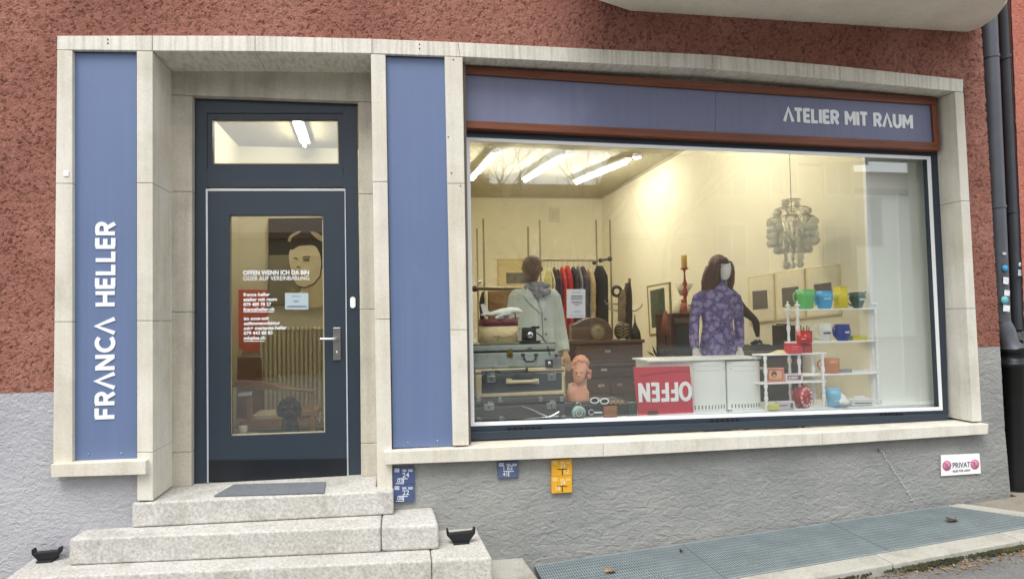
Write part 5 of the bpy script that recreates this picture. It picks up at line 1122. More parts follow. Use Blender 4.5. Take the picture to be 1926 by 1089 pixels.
D.loft([rg(1000, 536, 7, 7, -.02), rg(999, 530, 11, 12, -.03), rg(999, 522, 14, 17, -.02), rg(1000, 512, 16.5, 20, -.012), rg(1000, 502, 18, 21.5), rg(1001, 492, 17, 20.5), rg(1001, 485, 13, 16), rg(1001, 480.5, 6, 8)], 24); D.ball(L(998, 514, -.100), (2*S_, 2.5*S_, 5*S_)); D.ball(L(983, 505, .01), (2.5*S_, 3*S_, 5*S_)); D.ball(L(1019, 506, .01), (2.5*S_, 3*S_, 5*S_))
remesh(D, 'head', BR, T, .005, 2)
SC = mat('grey_scarf', (134, 134, 140), .9, var=.25, vs=30, bump=.006, bs=40)
D = MB(); c = L(1008, 538, -.01)
for k, (R, z, r) in enumerate(((15, 0, 6.5), (17, -6, 7), (16, -13, 6))):
    D.tube([c+Vector((R*S_*math.cos(a), R*.9*S_*math.sin(a), z*S_+3*S_*math.sin(a*2+k))) for a in [2*PI*i/18 for i in range(19)]], r*S_, 9)
D.tube([L(1012, 548, -.11), L(1024, 552, -.115), L(1034, 547, -.09)], [8*S_, 7*S_, 5*S_], 9); D.tube([L(1010, 550, -.115), L(1014, 560, -.12)], [7*S_, 5*S_], 9); D.tube([L(1020, 538, -.08), L(1034, 536, -.05)], [6*S_, 3*S_], 9)
remesh(D, 'scarf', SC, T, .006, 1)
D = MB(); hand(D, L(1063, 662, -.06), Vector((.22, -.12, -1)), -1, 1.05); remesh(D, 'hand', mat('mannequin_skin', (206, 170, 136), .5), T, .0035, 1)
D = MB(); D.tube([Vector((PY(1005, 600, YM).x, YM, zl+.02)), L(1006, 800)], .016, 8); D.lathe([(.17, 0), (.16, .012), (.02, .02)], Vector((PY(1005, 600, YM).x, YM, zl+.001)), 24); D.build('stand', METAL, T)
# stocking leg form
Y = 1.5; T = thing('leg_form', tuple(PY(1425, 648, Y)), 'mannequin leg in black stocking and black high heel', 'mannequin leg'); s = sx(Y, 1420)
q = lambda x, y, dy=0: PY(x, y, Y+dy)
D = MB(); D.tube([q(1386, 574), q(1397, 583), q(1410, 593), q(1419, 601), q(1422, 608), q(1423, 618), q(1425, 632), q(1425, 637)], [12*s, 9*s, 7*s, 6*s, 6.2*s, 6*s, 3.4*s, 3.2*s], 14); remesh(D, 'stocking_leg', mat('black_stocking', (58, 44, 38), .5), T, .006, 3)
D = MB(); D.tube([q(1425, 634), q(1425, 640)], [3.4*s, 4*s], 12); D.build('white_sock', WHITE, T)
D = MB(); D.tube([q(1428, 640), q(1421, 643), q(1412, 646)], [4.5*s, 3.8*s, 1.8*s], 12); D.tube([q(1430, 641), q(1435, 650)], [2.2*s, .9*s], 8); D.build('shoe', BLACK, T)
# dark low table and boxes behind the shelf
Y = 1.35; T = thing('low_table', tuple(PY(1460, 900, Y)), 'dark brown side table behind the small white shelf', 'table'); zt2 = PY(1450, 662, Y).z
D = MB(); pbox(D, 1398, 660, 1520, 668, Y, .5); D.build('table_top', DARKW, T, .003)
for x in (1402, 1512):
    for dy in (.03, .43): D = MB(); pbox(D, x, 668, x+6, 900, Y+dy, .04); D.build('leg', DARKW, T)
D = MB(); pbox(D, 1440, 672, 1510, 690, Y+.02, .44); D.build('drawer', mat('brown_drawer', (84, 62, 50), .5), T, .003)
D = MB(); pbox(D, 1442, 700, 1512, 758, Y+.05, .4); D.build('lower_case', mat('dark_case2', (52, 50, 44), .5, var=.4, vs=7), T, .004)
for i, (x0, x1, y0, col, lab) in enumerate(((1470, 1478, 612, (58, 44, 40), 'brown book, leftmost behind the white shelf post'), (1478, 1488, 609, (30, 34, 38), 'black book behind the white shelf post'), (1488, 1497, 612, (36, 30, 32), 'dark maroon book right of the black one'))):
    T = thing('book', tuple(PY((x0+x1)/2, 660, Y)), lab, 'book', 'upright books'); D = MB(); pbox(D, x0, y0, x1-.4, 660, Y+.02, .16); D.build('cover', pc(col), T, .002); D = MB(); pbox(D, x0+1, y0-.3, x1-1.2, y0+.6, Y+.03, .13); D.build('pages', pc((200, 190, 160)), T)
D = MB(); pbox(D, 1424, 650, 1462, 660, Y+.03, .2); D.cbox((PY(1443, 648, Y).x, Y+.12, PY(1443, 649, Y+.03).z), (.12, .14, .012)); simple('record_player', 'flat black box with a raised lid on the side table', 'box', mat('black_box2', (40, 38, 38), .5, var=.15), D, None, .003)
props_box('brown_box', 'box', 'small brown box left of the flat black box on the side table', 1398, 648, 1410, 660, Y+.03, .12, (104, 84, 60))
# --- OFFEN sign and white cabinet -------------------------------------
Y = .36; T = thing('open_sign', tuple(PY(1248, 782, Y)), 'red sign with upside down white word OFFEN leaning in the window', 'sign')
cq = [PY(1201, 783, Y), PY(1304.5, 777, Y), PY(1297.5, 688.5, Y), PY(1191.5, 690.5, Y)]
redm = mat('sign_red', (196, 44, 66), .5, var=.06, vs=4); MB().prism(cq, (0, .012, 0)).build('board', redm, T, .001)
o = PY(1297.5, 718, Y-.002); ex = (PY(1200, 720, Y)-PY(1297.5, 716.5, Y)).normalized()
lo_, hi_ = PY(1299.5, 718, Y-.001), PY(1201, 720.5, Y-.001); ex_ = hi_-lo_; hh_ = PY(1250, 719, Y).z-PY(1250, 754.5, Y).z
D = MB(); lettering(D, 'OFFEN', lo_, ex_.normalized(), Vector((.02, 0, -1)).normalized(), hh_, Vector((0, 1, 0)), .20, ex_.length, .002); D.build('lettering', WHITE, T)
D = MB(); D.prism([PY(1204, 709, Y-.001), PY(1270, 700, Y-.001), PY(1296, 699, Y-.001), PY(1296, 696, Y-.001), PY(1262, 697, Y-.001), PY(1203, 706, Y-.001)], (0, .001, 0)); D.build('crease', mat('sign_red_dark', (160, 32, 52), .6), T)
Y = .40; T = thing('white_cabinet', tuple(PY(1330, 780, Y)), 'low white curved front cabinet with slots behind the red sign', 'cabinet')
wc = mat('off_white_metal', (240, 242, 238), .35, var=.02)
D = MB(); pbox(D, 1218, 674.5, 1432, 678, Y-.01, .34); D.build('top', wc, T, .002)
D = MB(); pbox(D, 1222, 678, 1300, 778, Y+.03, .30); D.build('left_section', wc, T, .006)
for x0, x1 in ((1302, 1369), (1372, 1434)):
    xa, xb = PY(x0, 720, Y).x, PY(x1, 720, Y).x; zt_, zb_ = PY((x0+x1)/2, 679, Y).z, LZ+.001; mb = MB(); n = 14
    pf = [(xa+(xb-xa)*i/n, Y+.035-.035*math.sin(PI*i/n)**.6) for i in range(n+1)]
    mb.prism([Vector((x, y, zb_)) for x, y in pf]+[Vector((xb, Y+.30, zb_)), Vector((xa, Y+.30, zb_))], (0, 0, zt_-zb_)); o_ = mb.build('curved_door', wc, T, .002)
    for i in range(1, 11):
        k = i/11; x = xa+(xb-xa)*k; y = Y+.035-.035*math.sin(PI*k)**.6; z = PY(1330, 766, Y).z
        MB().cbox((x, y-.001, z), (.008, .006, .030)).build('slot', mat('slot_dark', (120, 122, 118), .6), o_)
    for yy in (688, 697): D = MB(); D.tube([Vector((x, y-.001, PY((x0+x1)/2, yy, Y).z)) for x, y in pf[2:-2]], .0015, 5); D.build('groove', mat('groove_grey', (190, 192, 186), .5), o_)
    for k in (.08, .92): MB().ball((xa+(xb-xa)*k, Y+.012, PY((x0+x1)/2, 693, Y).z), .005, 8, 6).build('screw', METAL, o_)
T = thing('name_card', tuple(PY(1372, 777, .33)), 'small white card with grey lettering before the white cabinet', 'card')
D = MB(); pbox(D, 1357, 770.5, 1397, 778, .33, .004); D.build('card', WHITE, T); text_mesh('lettering', 'SKY', mat('marker_grey', (130, 130, 130), .5), T, PY(1366, 776, .328), (PI/2, 0, 0), .03, .0005, .001)
D = MB(); pbox(D, 1220, 772, 1238, 779, .33, .012); simple('name_badge', 'small dark badge at the foot of the red sign', 'badge', mat('dark_badge', (96, 40, 44), .5, var=.4, vs=60), D, None, .002)
# --- white shelves ------------------------------------------------------
def spindle(mb, x, y, z0, z1, r, n=12):
    h = z1-z0; prof = [(.45, 0), (.55, .03), (.8, .06), (.5, .10), (.75, .13), (.45, .17), (.6, .30), (.95, .42), (.8, .50), (.5, .56), (.9, .60), (.5, .64), (.9, .68), (.45, .72), (.6, .82), (.95, .92), (.6, .97), (.5, 1.0)]
    return mb.lathe([(r*a, z0+h*b-z0) for a, b in prof], (x, y, z0), n)
def wshelf(x0, x1, ys, Y, dep, lab, posts, ztop_post, skip=()):
    T = thing('display_shelf', tuple(PY((x0+x1)/2, 770, Y)), lab, 'shelf', 'white turned display shelves')
    zs = []
    for i, (yl, yr) in enumerate(ys):
        a = PY(x0, yl, Y); b = PY(x1, yr, Y); z = (a.z+b.z)/2; zs.append(z)
        MB().cbox(((a.x+b.x)/2, Y+dep/2, z-.004), (b.x-a.x, dep+.025, .012)).build('shelf_board', WHITE, T, .003)
    lev = [LZ]+[z for z in zs[::-1]]
    for px, dy in posts:
        x = PY(px, 650, Y).x if dy == 0 else PY(px, 650, Y+dy).x
        D = MB()
        for a, b in zip(lev[:-1], lev[1:]): spindle(D, x, Y+dy, a+.001, b-.008, .017)
        if ztop_post: D.lathe([(.010, 0), (.014, .006), (.007, .014), (.009, .022), (.022, .030), (.022, .034), (.008, .042), (.004, .050), (.007, .056), (.007, .062), (.001, .068)], (x, Y+dy, lev[-1]+.001), 12)
        D.build('post', WHITE, T)
    return zs
zs = wshelf(1494, 1655, [(582, 579.5), (643, 641), (704, 702)], .37, .13, 'tall white shelf with turned posts and coloured mugs', [(1502, 0), (1649, 0), (1484, .13), (1630, .13)], True)
zq = wshelf(1428, 1553, [(667, 663.5), (720, 717)], .34, .10, 'small white shelf with turned posts, in front of the tall one', [(1438, 0), (1546, 0), (1420, .10), (1528, .10)], False)
def ear(T, m, pts, r, nm='handle'): MB().tube(pts, r, 8).build(nm, m, T)
def mug(lab, col, x0, y0, x1, y1, Y, zb, prof, hs, hx0, n=24, cat='mug', name='mug', sq=False, spout=False, lid=False, writing=None):
    """prof: list of (radius factor, height factor); hs = -1 handle left, +1 right; hx0 = outer handle photo x"""
    cx = PY((x0+x1)/2, y1, Y).x; R = (PY(x1, y1, Y).x-PY(x0, y1, Y).x)/2; h = PY((x0+x1)/2, y0, Y).z-PY((x0+x1)/2, y1, Y).z; c = Vector((cx, Y, zb))
    m = mat('glaze_%d_%d_%d' % col, col, .25, var=.04, vs=6, coat=.3); T = thing(name, tuple(c), lab, cat, 'jugs and mugs on the white shelves')
    if sq: MB().loft([(cx, Y, zb+.001+h*b, R*a, R*a, 4) for a, b in prof], 28).build('body', m, T)
    else: MB().lathe([(R*a, .001+h*b) for a, b in prof]+[(R*prof[-1][0]*.9, h*.995), (R*prof[-1][0]*.85, h*.9)], c, n).build('body', m, T)
    if hs:
        xo = PY(hx0, (y0+y1)/2, Y).x; xi = cx+hs*R*.8; f = lambda k, z: Vector((xi+(xo-xi)*k, Y, zb+h*z))
        ear(T, m, [f(0, .88), f(.55, .92), f(.95, .78), f(1, .55), f(.75, .32), f(0, .16)], .0065)
    if spout: MB().tube([c+Vector((R*.6, 0, h*.72)), c+Vector((R*1.15, 0, h*.98)), c+Vector((R*1.3, 0, h*1.02))], [.014, .009, .006], 8).build('spout', m, T)
    if lid: MB().lathe([(R*.6, h*.99), (R*.45, h*1.06), (.004, h*1.08)], c, 16).build('lid', m, T)
    if writing:
        wcol, u0, v0, u1, v1 = writing; D = MB(); k = 5
        u0 -= .25; u1 -= .25
        for i in range(k):
            a = u0+(u1-u0)*i/k; c_ = a+(u1-u0)/k*.8; f_ = (lambda v: -R*.99*math.sqrt(max(.05, 1-v*v))-.0012) if not sq else (lambda v: -R*.99); D.prism([Vector((cx+R*a, Y+f_(a), zb+h*v0)), Vector((cx+R*c_, Y+f_(c_), zb+h*v0)), Vector((cx+R*c_, Y+f_(c_), zb+h*v1)), Vector((cx+R*a, Y+f_(a), zb+h*v1))], (0, .003, 0))
        D.build('printed_mark', pc(wcol), T)
    return T
YQ = .43
mug('pale green jug, leftmost on the top white shelf', (104, 196, 110), 1503, 542, 1529, 578.5, YQ, zs[0]+.001, [(.62, 0), (.78, .1), (.92, .6), (1, 1)], -1, 1492, sq=True, name='jug', cat='jug')
mug('sky blue jug on the top white shelf', (70, 170, 224), 1537, 545, 1565, 578.5, YQ, zs[0]+.001, [(.68, 0), (.82, .15), (1, .6), (.92, 1)], -1, 1533, name='jug', cat='jug', writing=((180, 220, 240), -.3, .5, .5, .62))
D0 = mug('square yellow jug on the top white shelf', (228, 206, 24), 1572, 537.5, 1592, 578, YQ, zs[0]+.001, [(.98, 0), (.94, .45), (.9, .5), (.92, 1)], 0, 0, sq=True, name='jug', cat='jug')
mug('dark green teapot shaped jug on the top white shelf', (20, 72, 62), 1600, 547.5, 1626, 577.5, YQ, zs[0]+.001, [(.5, 0), (.6, .1), (1, .6), (.98, .8), (.85, 1)], -1, 1592, name='jug', cat='jug', spout=True, lid=False, writing=((190, 214, 206), -.1, .48, .7, .62))
mug('white jug with grey print on the second shelf', (226, 230, 224), 1541, 608, 1563, 641.5, YQ, zs[1]+.001, [(.72, 0), (.86, .2), (.98, .6), (.98, 1)], -1, 1529, name='jug', cat='jug', writing=((90, 100, 110), -.45, .42, .6, .52))
mug('navy blue mug with white mark on the second shelf', (34, 62, 150), 1572, 609.5, 1598, 640.5, YQ, zs[1]+.001, [(.7, 0), (.92, .2), (1, .55), (.88, .9), (.9, 1)], -1, 1567, writing=((220, 230, 245), -.05, .48, .6, .58), spout=False)
mug('orange brown mug on the third shelf', (202, 128, 80), 1549, 675.5, 1577, 703, YQ, zs[2]+.001, [(.86, 0), (.95, .1), (1, .6), (1, 1)], -1, 1538)
mug('light blue mug at the bottom beside the red clock', (132, 190, 222), 1557, 731.5, 1580, 766, .36, LZ+.001, [(.9, 0), (.94, .1), (.98, .6), (1, 1)], -1, 1546, writing=((200, 224, 236), -.2, .3, .5, .38))
mug('red mug holding pens, above the red tins', (190, 24, 36), 1500.5, 622.5, 1526, 646, .33, PY(1512, 646, .33).z, [(.92, 0), (1, .1), (1, 1)], 0, 0, writing=((240, 220, 220), -.55, .35, -.1, .42))
D = MB()
for i, x in enumerate((1508, 1512, 1517, 1520)): D.tube([PY(x, 630, .33), PY(x+(i-1.5)*1.5, 612+(i % 2)*3, .33)], .0035, 6)
simple('pens', 'dark pens standing in the red mug', 'pens', GASK, D)
D = MB(); pbox(D, 1503, 621.6, 1524, 625, .33, .001) if 0 else None
def ex_t(T): D = MB(); D.prism(rect(1489, 651, 1503, 653, .319), (0, .001, 0)); D.prism(rect(1491, 656, 1500, 657, .319), (0, .001, 0)); D.build('printed_mark', pc((232, 120, 120)), T)
def zbox(name, cat, lab, x0, y0, x1, y1, Y, d, col, zb, extra=None, bevel=.003):
    a = PY(x0, (y0+y1)/2, Y).x; b = PY(x1, (y0+y1)/2, Y).x; h = PY(x0, y0, Y).z-PY(x0, y1, Y).z
    T = thing(name, ((a+b)/2, Y, zb), lab, cat); MB().box((a, Y, zb), (b, Y+d, zb+h)).build('body', pc(col), T, bevel); 
    MB().box((a+.002, Y-.001, zb+h*.82), (b-.002, Y+d+.001, zb+h*.84)).build('rim_line', pc(tuple(int(v*.7) for v in col)), T)
    if extra: extra(T)
    return T
zbox('tin', 'tin', 'red tin with rounded edges, left one on the small shelf', 1482, 644, 1510.5, 663.5, .32, .06, (214, 34, 44), zq[0]+.001, ex_t, .006)
zbox('tin', 'tin', 'smaller red tin behind, right of the larger one', 1511.5, 645.5, 1528, 663, .345, .06, (200, 28, 38), zq[0]+.001, None, .005)
zbox('ashtray', 'ashtray', 'flat yellow box at the right of the second shelf', 1604, 631, 1632, 640.5, .40, .07, (206, 196, 80), zs[1]+.001)
zbox('silver_case', 'case', 'small silver box on the third shelf right of the orange mug', 1581, 695, 1603, 702.5, .40, .06, (150, 150, 146), zs[2]+.001)
zbox('paper_stack', 'paper', 'thin white paper stack at the right of the third shelf', 1610, 698.5, 1641, 701.5, .39, .08, (228, 228, 226), zs[2]+.001)
def ex_p(T):
    Yp = .349; D = MB(); D.prism(rect(1446, 696, 1471, 713.5, Yp), (0, .001, 0)); D.build('print', pc((226, 170, 130)), T)
    p = PY(1456, 703.5, Yp-.001); s = sx(.35, 1456); D = MB(); D.lathe([(.001, 0), (5*s, 0), (5*s, .001), (.001, .001)], p, 16, 'Y'); D.build('dark_hair_shape', pc((70, 40, 34)), T)
    D = MB(); D.lathe([(.001, 0), (3*s, 0), (3*s, .001), (.001, .001)], p+Vector((0, -.0015, -3*s)), 16, 'Y'); D.build('face_shape', pc((214, 150, 116)), T)
    D = MB(); Yr = .3485
    for r4 in ((1445, 695, 1472, 696), (1445, 713.5, 1472, 714.5), (1445, 695, 1446, 714.5), (1471, 695, 1472, 714.5)): D.prism(rect(*r4, Yr), (0, .001, 0))
    D.build('inner_border', pc((150, 60, 54)), T)
zbox('picture_box', 'picture box', 'pink framed little picture on the small white shelf', 1441, 690.5, 1475.5, 718, .35, .02, (214, 138, 124), zq[1]+.001, ex_p)
def ex_w(T):
    D = MB(); D.prism(rect(1481.5, 706.5, 1506.5, 714, .344), (0, .001, 0)); D.build('label', pc((120, 90, 110)), T)
    text_mesh('lettering', 'EVERRI', WHITE, T, PY(1483.5, 712.8, .342), (PI/2, 0, 0), .026, .0004, .0006)
zbox('small_sign', 'box', 'pink and white box with a lettered label on the small shelf', 1477.5, 703, 1510.5, 717.5, .345, .04, (232, 206, 212), zq[1]+.001, ex_w)
D = MB(); p = PY(1466, 664, .40); s = sx(.40, 1466); D.loft([(p.x, .40, zq[0]+.001, 17*s, 14*s), (p.x, .40, zq[0]+.006, 16*s, 13*s), (p.x+.01, .40, zq[0]+.024, 8*s, 7*s), (p.x+.01, .40, zq[0]+.028, 6*s, 5*s)], 24)
simple('straw_hat', 'small cream shell shaped dish turned over on the small shelf', 'dish', pc((222, 206, 150)), D)
zbox('yellow_box', 'box', 'small pale yellow box at the bottom of the small shelf', 1445, 762, 1466, 771.5, .31, .04, (220, 216, 110), LZ+.001)
def ex_s(T): D = MB(); D.prism(rect(1466.5, 761, 1482, 762.6, .308), (0, .001, 0)); D.prism(rect(1487, 758, 1492, 766, .308), (0, .001, 0)); D.build('printed_mark', pc((110, 110, 120)), T)
zbox('white_box', 'box', 'white box with dark stripe between yellow box and red clock', 1465.5, 754.5, 1495, 769.5, .315, .05, (228, 218, 222), LZ+.001, ex_s)
# red alarm clock
Y = .33; c = PY(1519, 747.5, Y); s = sx(Y, 1519); T = thing('alarm_clock', (c.x, Y, LZ), 'big round red alarm clock with white dots at the shelf foot', 'alarm clock'); cr = mat('clock_red', (190, 34, 44), .35)
A3 = Matrix.Rotation(.45, 3, 'Z') @ Matrix.Rotation(PI/2, 3, 'X')
zf = c.z; c = Vector((c.x, Y+.02, zf)); fd = A3 @ Vector((0, 0, 1))
MB().lathe([(.001, 0), (17*s, 0), (19.5*s, .006), (19.8*s, .018)], c-fd*0.0, 32, A3).build('rim', cr, T) if 0 else None
MB().lathe([(.001, -.075), (17*s, -.07), (19.5*s, -.04), (19.8*s, -.01), (19*s, 0), (.001, .0)], c, 36, A3).build('clock_case', mat('clock_red_dark', (150, 30, 40), .4), T)
MB().lathe([(.001, .001), (18*s, .001), (18*s, .003), (.001, .003)], c, 36, A3).build('dial_ring', pc((222, 110, 110)), T)
MB().lathe([(.001, .0035), (12*s, .0035), (12*s, .005), (.001, .005)], c, 36, A3).build('dial', cr, T)
D = MB()
for i in range(12):
    a = i*PI/6; D.ball(c+A3 @ Vector((14.8*s*math.cos(a), 14.8*s*math.sin(a), .005)), (1.9*s, 1.6*s, 1.9*s), 8, 6)
D.build('hour_dots', mat('dot_white', (240, 225, 220), .5), T)
D = MB(); D.tube([c+A3 @ Vector((-8*s, 1*s, .007)), c+A3 @ Vector((0, 0, .008)), c+A3 @ Vector((7*s, 3*s, .007))], .002, 5); D.build('clock_hand', BLACK, T)
D = MB(); D.tube([c+A3 @ Vector((0, 0, .009)), c+A3 @ Vector((0, -6*s, .008))], .002, 5); D.build('alarm_hand', pc((250, 220, 120)), T)
for k in (-1, 1): MB().tube([c+A3 @ Vector((k*10*s, -16*s, -.03)), Vector(((c+A3 @ Vector((k*12*s, 0, -.03))).x, (c+A3 @ Vector((k*12*s, 0, -.03))).y, LZ+.001))], .005, 8).build('foot', BLACK, T)
# white porcelain and toys at the foot of the big shelf
D = MB(); p = PY(1586, 768, .33); s = sx(.33, 1586); D.lathe([(10*s, .001), (14*s, 3*s), (15*s, 10*s), (12*s, 13*s), (9*s, 15*s), (8*s, 19*s), (3*s, 22*s), (.001, 22.5*s)], (p.x, .36, LZ), 24)
simple('sugar_bowl', 'white lidded porcelain bowl right of the light blue mug', 'bowl', mat('porcelain', (232, 232, 228), .25, coat=.3), D)
def ex_l(T): D = MB(); D.prism(rect(1608, 757, 1640, 759, .319), (0, .001, 0)); D.build('printed_mark', pc((120, 124, 130)), T)
zbox('toy_car', 'box', 'low white oblong box right of the porcelain bowl', 1603, 753, 1642, 766.5, .32, .06, (232, 232, 232), LZ+.001, ex_l, .008)
D = MB(); 
for a, b in (((1641, 752), (1662, 752)), ((1643, 766), (1663, 765)), ((1648, 752), (1647, 766)), ((1657, 752), (1659, 765))): D.tube([PY(*a, .33), PY(*b, .33)], .005, 8)
simple('towel_frame', 'small white wire rack at the right foot of the tall shelf', 'rack', WHITE, D)
D = MB(); pbox(D, 1606, 745, 1628, 752.5, .42, .05); simple('china_dish', 'white dish behind the low white box', 'dish', mat('porcelain', (232, 232, 228), .25), D, None, .01)
# --- shell chandelier ---------------------------------------------------
YC = .95; cc = PY(1490, 440, YC); s = sx(YC, 1490); T = thing('shell_chandelier', (cc.x, YC, PY(1490, 503, YC).z), 'hanging chandelier of round white shell discs on wire rings', 'chandelier')
WIRE = mat('chandelier_wire', (120, 104, 80), .35, .8); SH = mat('capiz_shell', (246, 244, 236), .3, var=.04, vs=20, coat=.3)
t = SH.node_tree; pb = t.nodes['Principled BSDF']; tl = N(t, 'ShaderNodeBsdfTranslucent'); tl.inputs[0].default_value = (.95, .94, .88, 1); ms = N(t, 'ShaderNodeMixShader'); ms.inputs[0].default_value = .5; t.links.new(pb.outputs[0], ms.inputs[1]); t.links.new(tl.outputs[0], ms.inputs[2]); t.links.new(ms.outputs[0], t.nodes['Material Output'].inputs[0])
zz = lambda y: PY(1490, y, YC).z
for y, R in ((377, 15), (393, 27), (411, 38)):
    MB().ring(Vector((cc.x, YC, zz(y))), R*s, .0032, 'Z', 32, 6).build('ring', WIRE, T)
MB().tube([Vector((cc.x, YC, zz(411))), Vector((cc.x, YC, ZC))], .003, 6).build('cord', WIRE, T)
for a in range(3):
    D = MB()
    for y, R in ((377, 15), (393, 27), (411, 38)): D.tube([Vector((cc.x-R*s*math.cos(a*PI/3), YC-R*s*math.sin(a*PI/3), zz(y))), Vector((cc.x+R*s*math.cos(a*PI/3), YC+R*s*math.sin(a*PI/3), zz(y)))], .0018, 5)
    D.build('spoke', WIRE, T)
rr = random.Random(11)
def strand(R, a, y0, n, r=6.6):
    D = MB(); x = cc.x+R*s*math.cos(a); y = YC+R*s*math.sin(a)
    D.tube([Vector((x, y, zz(y0))), Vector((x, y, zz(y0+n*13-4)))], .0009, 4)
    for k in range(n):
        ry = rr.uniform(-.9, .9)+a; A_m = Matrix.Rotation(ry, 3, 'Z') @ Matrix.Rotation(PI/2+rr.uniform(-.25, .25), 3, 'X')
        D.lathe([(.001, 0), (r*s*rr.uniform(.85, 1.08), 0), (r*s*.98, .0016), (.001, .0016)], Vector((x+rr.uniform(-.006, .006), y, zz(y0+7+k*12.6+rr.uniform(-1, 1)))), 16, A_m)
    D.build('shell_strand', SH, T)
for i in range(4): strand(15, i*PI/2+.3, 377, 1)
for i in range(8): strand(26, i*PI/4, 393, 1+(i % 2))
for i in range(16): strand(37, i*PI/8+.1, 411, 4)
for i in range(10): strand(26, i*PI/5+.2, 425, 4)
for i in range(6): strand(13, i*PI/3, 440, 5)
# ================================================================== DOOR ROOM
YD2 = 2.74
T = thing('portrait_canvas', tuple(PY(556, 575, YD2-.03)), 'large black and cream painted portrait canvas behind the door glass', 'painting')
def smooth_poly(pts):
    n = len(pts); o = []
    for i in range(n):
        p0, p1, p2, p3 = pts[i-1], pts[i], pts[(i+1) % n], pts[(i+2) % n]
        for t_ in (0, .33, .66):
            o.append(tuple(.5*(2*p1[j]+(p2[j]-p0[j])*t_+(2*p0[j]-5*p1[j]+4*p2[j]-p3[j])*t_**2+(3*p1[j]-p0[j]-3*p2[j]+p3[j])*t_**3) for j in (0, 1)))
    return o
def cv(pts, nm, col, k):
    if 'background' not in nm: pts = smooth_poly(pts)
    cv_(pts, nm, col, k)
def cv_(pts, nm, col, k): MB().prism([PY(x, y, YD2-.045-.0012*k) for x, y in pts], (0, .001, 0)).build(nm, mat('paint_%d_%d' % (col[0], col[2]), col, .8, var=.04, vs=5), T)
D = MB(); D.prism([PY(505, 574, YD2-.04), PY(640, 574, YD2-.04), PY(640, 409, YD2-.04), PY(505, 411, YD2-.04)], (0, .035, 0)); D.build('canvas', mat('paint_dark', (50, 45, 36), .85, var=.06), T)
cv([(506, 573), (639, 573), (639, 478), (506, 480)], 'lower_background', (140, 132, 108), 1)
cv([(560, 574), (625, 574), (620, 540), (606, 500), (580, 520), (566, 545)], 'painted_neck', (220, 206, 166), 2)
f0 = [(546+(0), 470), (544, 492), (549, 512), (555, 530), (563, 538), (574, 540), (588, 533), (600, 520), (604, 500), (603, 478), (596, 462), (570, 458)]
cv(f0, 'painted_face', (232, 220, 184), 3)
cv([(541, 452), (546, 442), (558, 435), (574, 433), (592, 436), (606, 444), (614, 462), (612, 496), (606, 506), (603, 484), (598, 470), (590, 462), (572, 462), (560, 464), (550, 470), (545, 466)], 'painted_hair', (52, 46, 36), 4)
cv([(541, 452), (546, 443), (556, 437), (566, 435), (560, 440), (550, 446), (546, 455)], 'painted_highlight', (180, 168, 136), 5); cv([(584, 436), (596, 438), (607, 446), (610, 456), (600, 452), (590, 444)], 'painted_highlight', (180, 168, 136), 5)
D = MB()
for (x0, y0, x1, y1) in ((569, 484, 583, 483), (570, 488, 582, 488), (552, 486, 560, 487), (558, 502, 565, 504), (558, 520, 572, 519), (571, 491, 581, 491)): D.tube([PY(x0, y0, YD2-.052), PY((x0+x1)/2, (y0+y1)/2-1.2, YD2-.052), PY(x1, y1, YD2-.052)], .005, 5)
D.tube([PY(x, y, YD2-.052) for x, y in ((560, 538), (574, 541), (590, 534), (602, 520), (605, 500))], .006, 5)
D.build('painted_lines', mat('paint_line', (96, 84, 62), .85), T)
T = thing('red_poster', tuple(PY(468, 660, YD2-.01)), 'coral red poster with cream lower edge on the wall behind the door', 'poster')
MB().prism([PY(x, y, YD2-.012) for x, y in ((441, 560), (446, 545), (502, 545), (505, 640), (490, 660), (470, 664), (452, 662), (440, 640))], (0, .008, 0)).build('poster_sheet', mat('coral_red', (232, 112, 84), .7, var=.06), T)
MB().prism([PY(x, y, YD2-.016) for x, y in ((443, 650), (458, 658), (456, 668), (444, 668))], (0, .003, 0)).build('cream_patch', pc((220, 190, 140)), T)
# radiator
YRD = 2.45; T = thing('radiator', tuple(PY(560, 800, YRD)), 'cream column radiator behind the door glass', 'radiator'); RADM = mat('radiator_cream', (232, 224, 192), .45, var=.04)
x0 = PY(492, 700, YRD).x; zt_ = PY(550, 617, YRD).z; z_b = zl+.08; n = 18; pitch = 8.35*sx(YRD, 550); first = None
col = MB()
for dy in (0, .075): col.tube([Vector((x0, YRD+dy, z_b)), Vector((x0, YRD+dy, zt_-.02))], .0155, 8)
col.tube([Vector((x0, YRD-.018, zt_-.025)), Vector((x0, YRD+.03, zt_)), Vector((x0, YRD+.09, zt_-.02))], .017, 8); col.ball((x0, YRD+.02, z_b+.01), (.017, .05, .03), 8, 6); col.ball((x0, YRD+.02, z_b+.42), (.024, .03, .016), 8, 6)
first = col.build('radiator_column', RADM, T)
for i in range(1, n):
    q = first.copy(); C.collection.objects.link(q); q.parent = T; q.location.x += i*pitch
MB().tube([Vector((x0, YRD+.03, z_b+.03)), Vector((x0+pitch*(n-1), YRD+.03, z_b+.03))], .016, 8).build('pipe', RADM, T)
